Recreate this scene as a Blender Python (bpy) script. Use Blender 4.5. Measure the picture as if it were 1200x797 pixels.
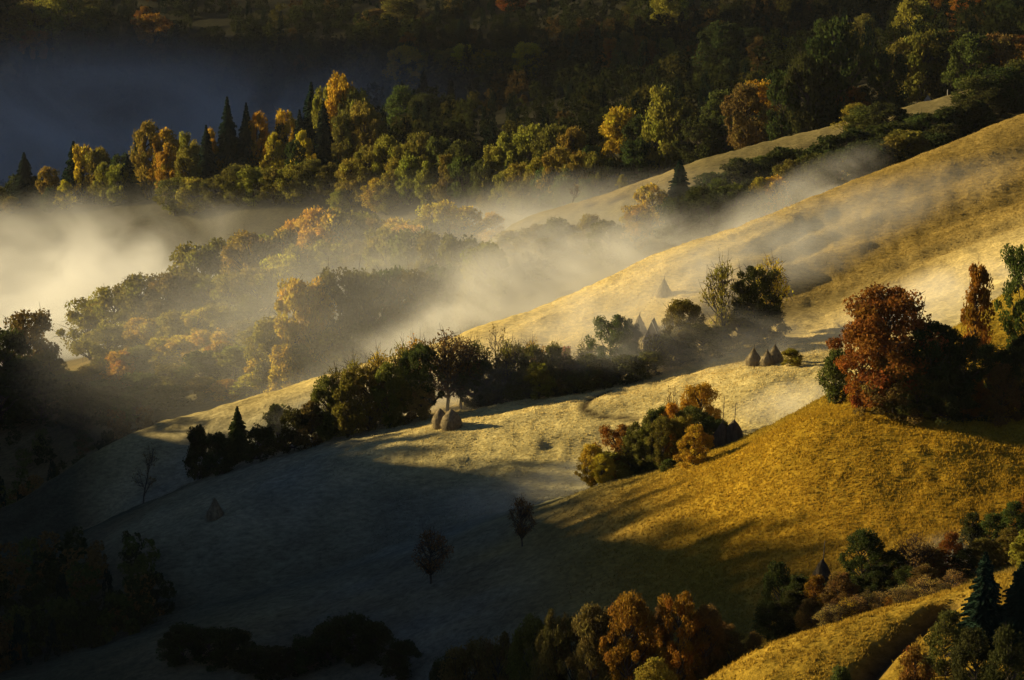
import bpy, math, random
import numpy as np
from mathutils import Vector

# ------------------------------------------------------------------ camera, light, sky
SC = bpy.context.scene
COL = SC.collection
for ob in list(bpy.data.objects):
    bpy.data.objects.remove(ob)
F = 3000.0; CU, CV = 600.0, 398.5; PITCH = math.radians(9.0); CAMZ = 130.0
cam_d = bpy.data.cameras.new('camera'); cam = bpy.data.objects.new('camera', cam_d); COL.objects.link(cam)
cam_d.sensor_width = 36.0; cam_d.lens = 90.0; cam_d.clip_start = 1.0; cam_d.clip_end = 9000.0
cam.location = (0, 0, CAMZ); cam.rotation_euler = (math.radians(90) - PITCH, 0, 0)
SC.camera = cam
SUN_EL = math.radians(14.0); SUN_AZ = math.radians(20.0)      # azimuth: degrees behind the left side
SA = np.array([-math.cos(SUN_AZ), math.sin(SUN_AZ)])          # horizontal direction towards the sun
SN = np.array([math.sin(SUN_AZ), math.cos(SUN_AZ)])           # across it
TAN = math.tan(SUN_EL)
sd = Vector((SA[0]*math.cos(SUN_EL), SA[1]*math.cos(SUN_EL), math.sin(SUN_EL)))
sun_d = bpy.data.lights.new('sun', 'SUN'); sun = bpy.data.objects.new('sun', sun_d); COL.objects.link(sun)
sun_d.energy = 5.0; sun_d.angle = math.radians(0.5); sun_d.color = (1.0, 0.81, 0.44)
sun.rotation_euler = sd.to_track_quat('Z', 'Y').to_euler(); sun.location = (-400, 500, 400)
W = bpy.data.worlds.new('World'); SC.world = W; W.use_nodes = True
nt = W.node_tree; nt.nodes.clear()
sky = nt.nodes.new('ShaderNodeTexSky'); sky.sky_type = 'NISHITA'; sky.sun_disc = False
sky.sun_elevation = SUN_EL
sky.sun_rotation = math.atan2(sd.x, sd.y)                     # clockwise from +Y
sky.air_density = 0.32; sky.dust_density = 0.0; sky.ozone_density = 1.0
bg = nt.nodes.new('ShaderNodeBackground'); bg.inputs['Strength'].default_value = 0.066
wo = nt.nodes.new('ShaderNodeOutputWorld')
nt.links.new(sky.outputs[0], bg.inputs[0]); nt.links.new(bg.outputs[0], wo.inputs[0])
SC.view_settings.view_transform = 'Standard'; SC.view_settings.look = 'None'
SC.view_settings.exposure = 1.0; SC.view_settings.gamma = 1.0
SC.render.engine = 'CYCLES'
cy = SC.cycles
cy.max_bounces = 4; cy.diffuse_bounces = 2; cy.glossy_bounces = 1; cy.transmission_bounces = 3
cy.volume_bounces = 2; cy.transparent_max_bounces = 48; cy.use_denoising = True
cy.caustics_reflective = False; cy.caustics_refractive = False
try: cy.volume_max_steps = 128
except Exception: pass

# ------------------------------------------------------------------ helpers
rng = np.random.default_rng(11); random.seed(11)
FW = np.array([0, math.cos(PITCH), -math.sin(PITCH)]); UPV = np.array([0, math.sin(PITCH), math.cos(PITCH)])
RT = np.array([1.0, 0, 0]); C0 = np.array([0, 0, CAMZ])
def ray(u, v, d):
    u, v, d = np.broadcast_arrays(np.asarray(u, float), np.asarray(v, float), np.asarray(d, float))
    return C0 + d[..., None]*(FW + RT*((u-CU)/F)[..., None] + UPV*((CV-v)/F)[..., None])

def hash2(ix, iy, seed):
    h = (ix.astype(np.int64)*374761393 + iy.astype(np.int64)*668265263 + seed*1442695041) & 0xFFFFFFFF
    h = ((h ^ (h >> 13))*1274126177) & 0xFFFFFFFF
    h = (h ^ (h >> 16)) & 0xFFFFFFFF
    return h/4294967295.0*2-1
def vnoise(x, y, seed=0):
    ix, iy = np.floor(x), np.floor(y); fx, fy = x-ix, y-iy
    fx = fx*fx*fx*(fx*(fx*6-15)+10); fy = fy*fy*fy*(fy*(fy*6-15)+10)
    a, b = hash2(ix, iy, seed), hash2(ix+1, iy, seed); c, d = hash2(ix, iy+1, seed), hash2(ix+1, iy+1, seed)
    return (a*(1-fx)+b*fx)*(1-fy) + (c*(1-fx)+d*fx)*fy
def fbm(x, y, seed=0, o=4):
    s = 0; a = 1; t = 0
    for i in range(o):
        s = s + a*vnoise(x*2**i+17.3*i, y*2**i-9.1*i, seed+i); t += a; a *= .5
    return s/t
def sstep(a, b, x):
    t = np.clip((x-a)/(b-a), 0, 1); return t*t*(3-2*t)
def pchip_slopes(x, y):
    # x (n), y (n, m)
    h = np.diff(x, axis=0); dl = np.diff(y, axis=0)/h
    m = np.zeros_like(y)
    w1 = 2*h[1:]+h[:-1]; w2 = h[1:]+2*h[:-1]
    same = (dl[:-1]*dl[1:]) > 0
    with np.errstate(divide='ignore', invalid='ignore'):
        hm = (w1+w2)/(w1/dl[:-1]+w2/dl[1:])
    m[1:-1] = np.where(same, hm, 0); m[0] = dl[0]; m[-1] = dl[-1]
    return m
def pchip(x, y, q):
    x = np.asarray(x, float); y = np.asarray(y, float)
    one = y.ndim == 1
    Y = y[:, None] if one else y
    X = np.broadcast_to(x[:, None], Y.shape)
    m = pchip_slopes(X, Y)
    q = np.clip(np.asarray(q, float), x[0], x[-1])
    i = np.clip(np.searchsorted(x, q, side='right')-1, 0, len(x)-2)
    h = (x[i+1]-x[i])[:, None]; t = ((q-x[i])[:, None])/h
    y0, y1, m0, m1 = Y[i], Y[i+1], m[i], m[i+1]
    r = (2*t**3-3*t**2+1)*y0 + (t**3-2*t**2+t)*h*m0 + (-2*t**3+3*t**2)*y1 + (t**3-t**2)*h*m1
    return r[:, 0] if one else r

# ------------------------------------------------------------------ the lie of the land
# Each line is a contour-like spine of the relief, near to far: (bearing u, level v, distance d) in photograph units.
LINES = [
 # 0 below the near edge
 [(-1200,1100,150),(0,1080,200),(400,1080,180),(800,1060,165),(1200,1000,160),(2400,900,160)],
 # 1 crest of the near knoll
 [(-1200,1050,250),(0,980,275),(400,960,250),(600,905,232),(700,858,220),(825,798,216),(900,757,217),(1000,725,220),(1100,698,222),(1200,672,225),(1500,600,230),(2400,480,240)],
 # 2 hollow behind the knoll
 [(-1200,1000,290),(0,905,305),(400,890,285),(600,850,262),(800,815,245),(900,775,245),(1000,736,244),(1100,700,246),(1200,668,250),(1500,590,256),(2400,470,265)],
 # 3 lower slope of the near spur
 [(-1200,930,320),(0,850,322),(200,800,318),(400,770,310),(600,718,300),(800,680,290),(900,650,284),(1000,632,281),(1100,622,280),(1200,610,282),(1500,540,290),(2400,430,300)],
 # 4 upper slope of the near spur (where the wood stands)
 [(-1200,900,334),(0,815,335),(200,752,334),(400,712,332),(600,650,328),(700,605,327),(800,565,324),(880,532,322),(960,490,321),(1040,480,320),(1120,482,318),(1200,486,318),(1500,420,325),(2400,330,330)],
 # 5 crest of the near spur
 [(-1200,880,345),(0,798,345),(100,770,345),(230,728,346),(400,682,348),(500,645,348),(600,606,347),(690,575,346),(800,543,345),(880,511,344),(960,468,345),(1040,428,352),(1100,397,358),(1200,335,366),(1500,230,380),(2400,150,400)],
 # 6 hollow behind it
 [(-1200,860,365),(0,775,366),(200,718,368),(400,660,368),(500,625,368),(600,592,368),(690,578,368),(800,556,368),(880,526,369),(960,476,374),(1040,445,384),(1100,425,390),(1200,390,398),(1500,290,410),(2400,200,440)],
 # 7 hay meadow
 [(-1200,800,390),(0,700,392),(200,615,397),(400,540,402),(527,502,405),(640,482,406),(800,462,404),(880,440,404),(960,428,407),(1060,400,412),(1200,345,420),(1500,250,435),(2400,160,470)],
 # 8 hedge line at the top of the meadow
 [(-1200,760,420),(0,655,425),(100,620,426),(200,580,428),(300,540,430),(400,506,431),(500,482,433),(600,466,434),(700,450,434),(800,424,434),(880,404,436),(960,390,438),(1060,350,442),(1200,292,446),(1500,200,465),(2400,120,500)],
 # 9 fold behind the hedge
 [(-1200,760,450),(0,660,450),(200,574,450),(300,525,450),(400,492,451),(500,470,452),(600,448,452),(700,420,454),(800,372,456),(880,345,462),(960,322,474),(1060,290,480),(1200,240,486),(1500,150,490),(2400,80,530)],
 # 10 crest of the long bright spur
 [(-1200,760,480),(0,600,480),(50,571,480),(120,527,481),(190,496,482),(300,463,484),(400,434,487),(500,405,490),(600,372,493),(700,331,497),(760,303,500),(870,265,508),(1000,213,520),(1100,174,526),(1200,135,532),(1500,50,540),(2400,0,600)],
 # 11 misty fold behind it
 [(-1200,760,540),(0,620,540),(200,545,540),(400,482,545),(600,405,555),(700,352,560),(800,312,566),(900,275,572),(1000,236,578),(1200,165,590),(1500,90,610),(2400,30,660)],
 # 12 wooded mound / second spur
 [(-1200,620,720),(0,455,690),(100,425,690),(200,392,692),(300,358,696),(400,335,700),(500,312,690),(560,290,672),(600,264,656),(700,230,650),(800,195,652),(900,168,656),(1000,143,660),(1200,92,676),(1500,40,700),(2400,10,740)],
 # 13 fog valley behind it
 [(-1200,560,850),(0,415,830),(200,405,825),(400,372,810),(500,340,790),(600,285,752),(700,250,738),(800,212,735),(1000,160,738),(1200,100,750),(1500,40,770),(2400,0,800)],
 # 14 far wooded ridge
 [(-1200,330,1000),(-300,265,980),(0,246,960),(200,232,930),(300,222,900),(400,212,880),(500,220,850),(600,214,830),(700,196,815),(800,165,810),(1000,112,810),(1200,66,820),(1500,20,840),(2400,-20,900)],
 # 15 blue hollow behind the ridge
 [(-1200,320,1150),(-300,268,1130),(0,256,1100),(200,238,1070),(300,220,1030),(400,190,980),(600,165,920),(800,128,905),(1000,80,905),(1200,36,910),(1500,0,930),(2400,-40,980)],
 # 16 far slope
 [(-1200,170,1450),(0,125,1400),(200,105,1370),(400,82,1330),(600,70,1260),(800,45,1200),(1000,10,1180),(1200,-20,1180),(1500,-50,1190),(2400,-90,1220)],
 # 17 skyline, above the frame
 [(-1200,-200,2100),(0,-230,2050),(600,-250,1950),(1200,-260,1900),(2400,-260,1900)],
 # 18 behind the skyline
 [(-1200,-140,2900),(0,-150,2900),(1200,-160,2900),(2400,-150,2900)],
]
NL = len(LINES)
UU = np.unique(np.concatenate([np.arange(-2400, -80, 32), np.arange(-80, 1281, 4), np.arange(1284, 2401, 32)])).astype(float)
def line_at(u):
    V = np.zeros((NL, len(u))); D = np.zeros((NL, len(u)))
    for i, L in enumerate(LINES):
        L = np.array(L, float)
        V[i] = pchip(L[:, 0], L[:, 1], u); D[i] = pchip(L[:, 0], L[:, 2], u)
    return V, D
LV, LD = line_at(UU)
def smooth_u(A, n):
    k = np.ones(n)/n; P = np.pad(A, ((0, 0), (n//2, n//2)), mode='edge')
    return np.array([np.convolve(r, k, 'valid') for r in P])
inn = (UU >= -80) & (UU <= 1280)
LV[:, inn] = smooth_u(LV[:, inn], 9); LD[:, inn] = smooth_u(LD[:, inn], 9)
ROWS = [44, 22, 26, 34, 34, 22, 26, 28, 20, 26, 18, 22, 18, 16, 18, 18, 14, 4]
KK = np.concatenate([i + np.arange(n)/n for i, n in enumerate(ROWS)] + [[NL-1.0]])
GV = pchip(np.arange(NL), LV, KK); GD = pchip(np.arange(NL), LD, KK)
PP = ray(UU[None, :], GV, GD)                                 # grid of points
GX, GY, GZ = PP[..., 0].copy(), PP[..., 1].copy(), PP[..., 2].copy()
inside = sstep(-90, -330, UU)[None, :]                        # 0 in the view, 1 well left of it

# ridges left of the view: they stand between the low sun and the valley
S = GX*SN[0] + GY*SN[1]; T = GX*SA[0] + GY*SA[1]
def ridge(spts, wid, Z):
    sp = np.array(spts, float)
    zc = pchip(sp[:, 0], sp[:, 1], S.ravel()).reshape(S.shape) + CAMZ
    zc = zc + 1.6*vnoise(S/14, T/40, 5) + 1.2*vnoise(S/5, T/30, 6)
    t0 = np.interp(S, sp[:, 0], sp[:, 2]); zc = zc + (t0-400)*TAN
    w = np.exp(-((T-t0)/wid)**2)*inside
    return Z + np.maximum(0, zc-Z)*w
# profile: position across the sun's direction, crest height (as at 400 m towards the sun), distance towards the sun
R1 = [(60,8,400),(150,16,400),(200,13.5,400),(214,13.5,400),(221,16,400),(235,15,400),(250,11.5,400),(262,11.5,400),(272,11,400),(280,8.5,400),(300,1.5,400),(319,-6,400),(351,-14,400),(361,-20,400),(377,-26,400),(408,-46,400),(431,-58,400),(470,-72,410),(551,-84,440),(560,-93,440),(590,-112,450),(640,-135,460),(800,-160,460)]
GZ = ridge(R1, 75, GZ)
GZ = ridge([(800,-240,1000),(845,-190,1000),(885,-150,1000),(920,-102,1000),(955,-90,1000),(1010,-50,1000),(1035,38,1000),(1117,16,1000),(1153,-28,1000),(1213,-55,1000),(1260,-80,1000),(1300,-136,1000),(1420,-140,1000)], 140, GZ)
# fine relief
amp = np.clip(GD/400, .6, 3.0)
rel = 0.9*fbm(GX/26, GY/26, 21, 3) + 0.34*fbm(GX/6.5, GY/6.5, 31, 3)
KG = np.broadcast_to(KK[:, None], GX.shape); UG = np.broadcast_to(UU[None, :], GX.shape)
terr = 0.22*vnoise(GX/3.0, GY/4.0, 41)*(.45+.55*sstep(5.2, 6, KG)) + 0.15*vnoise(GX/1.3, GY/1.8, 43)
terr = terr + .13*vnoise(GX/12, KG*16, 45)*sstep(1.5, 2.5, KG)*(1-sstep(5.0, 5.6, KG))
fold = sstep(8.2, 8.8, KG)*(1-sstep(9.7, 10.0, KG))
terr = terr + fold*(.8*sstep(650, 1050, UG)*vnoise(UG/300+7, KG*6, 47) + .55*vnoise(UG/170, KG*12, 48))
terr = terr + .35*vnoise(GX/16, KG*7, 49)*sstep(5.8, 6.3, KG)*(1-sstep(7.8, 8.2, KG))
near = 1 - sstep(640, 760, GD)
GZ = GZ + rel*np.clip(amp, .6, 1.6)*.7 + terr*near

def bil(A, iu, ik):
    iu0 = np.clip(np.floor(iu).astype(int), 0, A.shape[1]-2); ik0 = np.clip(np.floor(ik).astype(int), 0, A.shape[0]-2)
    fu, fk = iu-iu0, ik-ik0
    return (A[ik0, iu0]*(1-fu)+A[ik0, iu0+1]*fu)*(1-fk) + (A[ik0+1, iu0]*(1-fu)+A[ik0+1, iu0+1]*fu)*fk
def ground_k(u, k):
    """point of the ground at bearing u, line coordinate k"""
    iu = np.interp(u, UU, np.arange(len(UU))); ik = np.interp(k, KK, np.arange(len(KK)))
    return np.stack([bil(A, iu, ik) for A in (GX, GY, GZ)], -1)
def k_of(u, v, k0, k1):
    """line coordinate between k0 and k1 whose ground is seen at level v"""
    ks = np.linspace(k0, k1, 60)
    p = ground_k(np.full(60, float(u)), ks) - C0
    d = p@FW; vv = CV - F*(p@UPV)/d
    return ks[np.argmin(np.abs(vv-v))]
def seen(p):
    q = np.asarray(p)-C0; d = q@FW
    return CU+F*(q@RT)/d, CV-F*(q@UPV)/d, d

# worn tracks: grooves trodden into the slope
def polyline(pts, k0, k1):
    w = []
    for (u, v) in pts:
        w.append(ground_k(np.array([float(u)]), np.array([k_of(u, v, k0, k1)]))[0])
    return np.array(w)
def dist_line(W_):
    best = np.full(GX.shape, 1e9)
    for a, b in zip(W_[:-1], W_[1:]):
        ab = b[:2]-a[:2]; L2 = max(ab@ab, 1e-6)
        t = np.clip(((GX-a[0])*ab[0]+(GY-a[1])*ab[1])/L2, 0, 1)
        best = np.minimum(best, np.hypot(GX-a[0]-t*ab[0], GY-a[1]-t*ab[1]))
    return best
TRACKS = [([(1112,704),(1088,724),(1060,742),(1035,762),(1008,800)], 0.2, 1.0, 1.3, 1.7),
          ([(840,428),(780,446),(720,456),(690,468),(684,478),(700,486),(745,490)], 6.2, 7.9, .9, .35),
          ([(672,243),(720,234),(770,221)], 11.4, 12.0, 1.2, .4)]
TR = np.zeros(GX.shape)
for pts, k0, k1, wd, dp in TRACKS:
    dd = dist_line(polyline(pts, k0, k1)); g = np.exp(-(dd/wd)**2)
    GZ = GZ - dp*g; TR = np.maximum(TR, g)

# ------------------------------------------------------------------ materials
def mat(name):
    m = bpy.data.materials.new(name); m.use_nodes = True
    n = m.node_tree.nodes; n.clear()
    return m, n, m.node_tree.links
def N(n, t, **kw):
    x = n.new(t)
    for k, v in kw.items():
        if k in x.inputs.keys() if hasattr(x.inputs, 'keys') else False: x.inputs[k].default_value = v
        else: setattr(x, k, v)
    return x

def ground_material():
    m, n, l = mat('hill_grass')
    out = n.new('ShaderNodeOutputMaterial'); b = n.new('ShaderNodeBsdfDiffuse')
    a = n.new('ShaderNodeAttribute'); a.attribute_name = 'tint'
    tc = n.new('ShaderNodeTexCoord')
    n1 = n.new('ShaderNodeTexNoise'); n1.inputs['Scale'].default_value = .9; n1.inputs['Detail'].default_value = 6; n1.inputs['Roughness'].default_value = .7
    mp = n.new('ShaderNodeMapping'); mp.inputs['Scale'].default_value = (.7, 1.0, 2.4)
    n2 = n.new('ShaderNodeTexNoise'); n2.inputs['Scale'].default_value = .12; n2.inputs['Detail'].default_value = 4
    l.new(tc.outputs['Object'], mp.inputs[0]); l.new(mp.outputs[0], n1.inputs['Vector']); l.new(tc.outputs['Object'], n2.inputs['Vector'])
    r1 = n.new('ShaderNodeMapRange'); r1.inputs[1].default_value = .3; r1.inputs[2].default_value = .7; r1.inputs[3].default_value = .55; r1.inputs[4].default_value = 1.35
    l.new(n1.outputs[0], r1.inputs[0])
    r2 = n.new('ShaderNodeMapRange'); r2.inputs[1].default_value = .3; r2.inputs[2].default_value = .7; r2.inputs[3].default_value = .78; r2.inputs[4].default_value = 1.2
    l.new(n2.outputs[0], r2.inputs[0])
    mm = n.new('ShaderNodeMath'); mm.operation = 'MULTIPLY'; l.new(r1.outputs[0], mm.inputs[0]); l.new(r2.outputs[0], mm.inputs[1])
    vm = n.new('ShaderNodeVectorMath'); vm.operation = 'SCALE'; l.new(a.outputs['Color'], vm.inputs[0]); l.new(mm.outputs[0], vm.inputs['Scale'])
    l.new(vm.outputs[0], b.inputs['Color'])
    bp = n.new('ShaderNodeBump'); bp.inputs['Strength'].default_value = .8; bp.inputs['Distance'].default_value = .5
    n3 = n.new('ShaderNodeTexNoise'); n3.inputs['Scale'].default_value = 1.6; n3.inputs['Detail'].default_value = 5; n3.inputs['Roughness'].default_value = .65
    l.new(mp.outputs[0], n3.inputs['Vector']); l.new(n3.outputs[0], bp.inputs['Height']); l.new(bp.outputs[0], b.inputs['Normal'])
    l.new(b.outputs[0], out.inputs['Surface'])
    return m

def leaf_material(name, trans=.45):
    """foliage: its colour is the object's own colour, each leaf clump varying a little"""
    m, n, l = mat(name)
    out = n.new('ShaderNodeOutputMaterial')
    oi = n.new('ShaderNodeObjectInfo'); at = n.new('ShaderNodeAttribute'); at.attribute_name = 'leaf'
    hs = n.new('ShaderNodeHueSaturation')
    sp = n.new('ShaderNodeSeparateColor'); l.new(at.outputs['Color'], sp.inputs[0])
    h = n.new('ShaderNodeMapRange'); h.inputs[3].default_value = .475; h.inputs[4].default_value = .525; l.new(sp.outputs[0], h.inputs[0])
    v = n.new('ShaderNodeMapRange'); v.inputs[3].default_value = .6; v.inputs[4].default_value = 1.4; l.new(sp.outputs[1], v.inputs[0])
    l.new(h.outputs[0], hs.inputs['Hue']); l.new(v.outputs[0], hs.inputs['Value']); l.new(oi.outputs['Color'], hs.inputs['Color'])
    d = n.new('ShaderNodeBsdfDiffuse'); t = n.new('ShaderNodeBsdfTranslucent'); mx = n.new('ShaderNodeMixShader'); mx.inputs[0].default_value = trans
    l.new(hs.outputs[0], d.inputs[0]); l.new(hs.outputs[0], t.inputs[0])
    l.new(d.outputs[0], mx.inputs[1]); l.new(t.outputs[0], mx.inputs[2]); l.new(mx.outputs[0], out.inputs[0])
    return m

def plain(name, c, rough=.9, noise=0, var=.35):
    m, n, l = mat(name)
    out = n.new('ShaderNodeOutputMaterial'); b = n.new('ShaderNodeBsdfPrincipled')
    b.inputs['Roughness'].default_value = rough; b.inputs['Specular IOR Level'].default_value = .15
    b.inputs['Base Color'].default_value = (*c, 1)
    if noise:
        tc = n.new('ShaderNodeTexCoord'); t = n.new('ShaderNodeTexNoise'); t.inputs['Scale'].default_value = noise; t.inputs['Detail'].default_value = 5
        mp = n.new('ShaderNodeMapping'); mp.inputs['Scale'].default_value = (1, 1, .35)
        l.new(tc.outputs['Object'], mp.inputs[0]); l.new(mp.outputs[0], t.inputs['Vector'])
        r = n.new('ShaderNodeValToRGB')
        r.color_ramp.elements[0].position = .3; r.color_ramp.elements[1].position = .7
        r.color_ramp.elements[0].color = (*[x*(1-var) for x in c], 1); r.color_ramp.elements[1].color = (*[x*(1+var) for x in c], 1)
        l.new(t.outputs[0], r.inputs[0]); l.new(r.outputs[0], b.inputs['Base Color'])
        bp = n.new('ShaderNodeBump'); bp.inputs['Strength'].default_value = .6; bp.inputs['Distance'].default_value = .08
        l.new(t.outputs[0], bp.inputs['Height']); l.new(bp.outputs[0], b.inputs['Normal'])
    l.new(b.outputs[0], out.inputs[0])
    return m
M_GROUND = ground_material(); M_LEAF = leaf_material('autumn_leaves', .58); M_NEEDLE = leaf_material('spruce_needles', .15)
M_BARK = plain('bark', (.05, .038, .028), .95, 3.0); M_HAY = plain('weathered_hay', (.19, .145, .075), .95, 3.0, .5); M_SHADEHAY = plain('shaded_hay', (.065, .05, .032), .95, 3.0, .5)  # second hay tone is darkened to paint in the backlit shade
M_POLE = plain('grey_pole', (.09, .075, .06), .9)

# ------------------------------------------------------------------ ground mesh
def new_mesh(name, V, Fa, mats, smooth=True):
    me = bpy.data.meshes.new(name)
    V = np.asarray(V, np.float32); Fa = np.asarray(Fa, np.int32)
    n, k = Fa.shape
    me.vertices.add(len(V)); me.vertices.foreach_set('co', V.ravel())
    me.loops.add(n*k); me.loops.foreach_set('vertex_index', Fa.ravel())
    me.polygons.add(n); me.polygons.foreach_set('loop_start', np.arange(0, n*k, k, dtype=np.int32))
    if smooth: me.polygons.foreach_set('use_smooth', np.ones(n, bool))
    me.update(calc_edges=True)
    for m in mats: me.materials.append(m)
    return me
def link(o, parent=None):
    COL.objects.link(o)
    if parent is not None: o.parent = parent
    return o

def build_ground():
    R, Cn = GX.shape
    V = np.stack([GX, GY, GZ], -1).reshape(-1, 3)
    i = np.arange(R-1)[:, None]*Cn + np.arange(Cn-1)[None, :]
    Fa = np.stack([i, i+1, i+Cn+1, i+Cn], -1).reshape(-1, 4)
    me = new_mesh('ground', V, Fa, [M_GROUND])
    # grass colours: golden near spur, frost-bleached meadow, tawny long spur, brown woodland floor
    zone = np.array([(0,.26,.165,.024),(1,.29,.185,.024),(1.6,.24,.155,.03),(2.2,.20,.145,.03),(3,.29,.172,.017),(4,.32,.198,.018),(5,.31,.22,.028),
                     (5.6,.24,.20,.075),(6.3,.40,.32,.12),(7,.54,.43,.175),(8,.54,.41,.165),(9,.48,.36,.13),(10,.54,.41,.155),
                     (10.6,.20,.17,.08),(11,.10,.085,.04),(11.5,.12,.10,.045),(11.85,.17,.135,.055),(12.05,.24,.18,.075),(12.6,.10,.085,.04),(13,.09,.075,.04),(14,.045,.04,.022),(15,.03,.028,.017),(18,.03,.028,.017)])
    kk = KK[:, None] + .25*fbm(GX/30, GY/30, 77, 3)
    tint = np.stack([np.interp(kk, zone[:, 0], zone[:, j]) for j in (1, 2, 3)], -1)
    # the long spur turns tawny towards its upper right
    up = sstep(700, 1050, UU)[None, :]*sstep(8.0, 9.0, kk)*(1-sstep(10.1, 10.5, kk))
    tint = tint*(1-up[..., None]) + np.array([.25, .17, .045])*up[..., None]
    # scrub floor down in the left valley, its colour darkened to stand in for shade
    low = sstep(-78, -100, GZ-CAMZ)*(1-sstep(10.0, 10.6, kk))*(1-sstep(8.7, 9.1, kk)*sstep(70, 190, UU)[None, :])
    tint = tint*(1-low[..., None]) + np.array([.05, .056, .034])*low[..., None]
    blue_shade = (1-sstep(430, 860, UU))[None, :]*sstep(1.5, 2.5, kk)*(1-sstep(9.2, 10.2, kk))*(1-low)*(.8+.2*fbm(GX/12, GY/12, 66, 3))*(1-sstep(-85, -77, GZ-CAMZ)*sstep(5.8, 6.6, kk))  # bluish shade of the left slopes mixed into the grass colour
    tint = tint*(1-blue_shade[..., None]) + np.array([.085, .118, .122])*blue_shade[..., None]
    tint = tint*(1+.15*fbm(GX/9, GY/12, 88, 3))[..., None]
    tint = tint*(1-TR[..., None]) + np.array([.05, .035, .02])*TR[..., None]
    global TINT
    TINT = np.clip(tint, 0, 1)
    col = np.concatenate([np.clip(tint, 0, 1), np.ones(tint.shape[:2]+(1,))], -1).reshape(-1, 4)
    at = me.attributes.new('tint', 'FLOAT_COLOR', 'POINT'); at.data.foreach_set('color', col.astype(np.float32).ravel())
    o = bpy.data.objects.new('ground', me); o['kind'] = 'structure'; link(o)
    return o
build_ground()

# ------------------------------------------------------------------ tree prototypes (unit height, unit width)
def tubes(paths, sides=5):
    """paths: list of (points, radii) -> vertices, quads"""
    V, Fa = [], []; b = 0
    for P, R in paths:
        P = np.asarray(P, float); m = len(P)
        T_ = np.gradient(P, axis=0); T_ /= np.linalg.norm(T_, axis=1)[:, None]+1e-9
        ref = np.where(np.abs(T_[:, 2:3]) > .9, np.array([[1., 0, 0]]), np.array([[0, 0, 1.]]))
        A = np.cross(T_, ref); A /= np.linalg.norm(A, axis=1)[:, None]+1e-9; B = np.cross(T_, A)
        th = np.arange(sides)/sides*2*np.pi
        ring = P[:, None, :] + np.asarray(R)[:, None, None]*(np.cos(th)[None, :, None]*A[:, None, :] + np.sin(th)[None, :, None]*B[:, None, :])
        V.append(ring.reshape(-1, 3))
        for i in range(m-1):
            for j in range(sides):
                k = (j+1) % sides
                Fa.append((b+i*sides+j, b+i*sides+k, b+(i+1)*sides+k, b+(i+1)*sides+j))
        b += m*sides
    return np.concatenate(V), np.array(Fa)

def cards(C, size, r, flat=.0, aspect=.7):
    """a small bent leaf spray at every centre C"""
    n = len(C)
    nrm = r.normal(size=(n, 3)); nrm[:, 2] += flat; nrm /= np.linalg.norm(nrm, axis=1)[:, None]
    a = np.cross(nrm, r.normal(size=(n, 3))); a /= np.linalg.norm(a, axis=1)[:, None]; b = np.cross(nrm, a)
    s = (size*r.uniform(.6, 1.4, n))[:, None]
    a = a*s; b = b*s*aspect
    V = np.stack([C-a, C-b*.9+nrm*s*.25, C+a, C+b*.9+nrm*s*.25], 1).reshape(-1, 3)
    Fa = np.arange(n*4).reshape(n, 4)
    return V, Fa

def leaf_mesh(name, V, Fa, hue, val, m):
    me = new_mesh(name, V, Fa, [m], smooth=False)
    at = me.attributes.new('leaf', 'FLOAT_COLOR', 'FACE')
    c = np.ones((len(Fa), 4), np.float32); c[:, 0] = hue; c[:, 1] = val
    at.data.foreach_set('color', np.clip(c, 0, 1).ravel())
    return me

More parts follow.
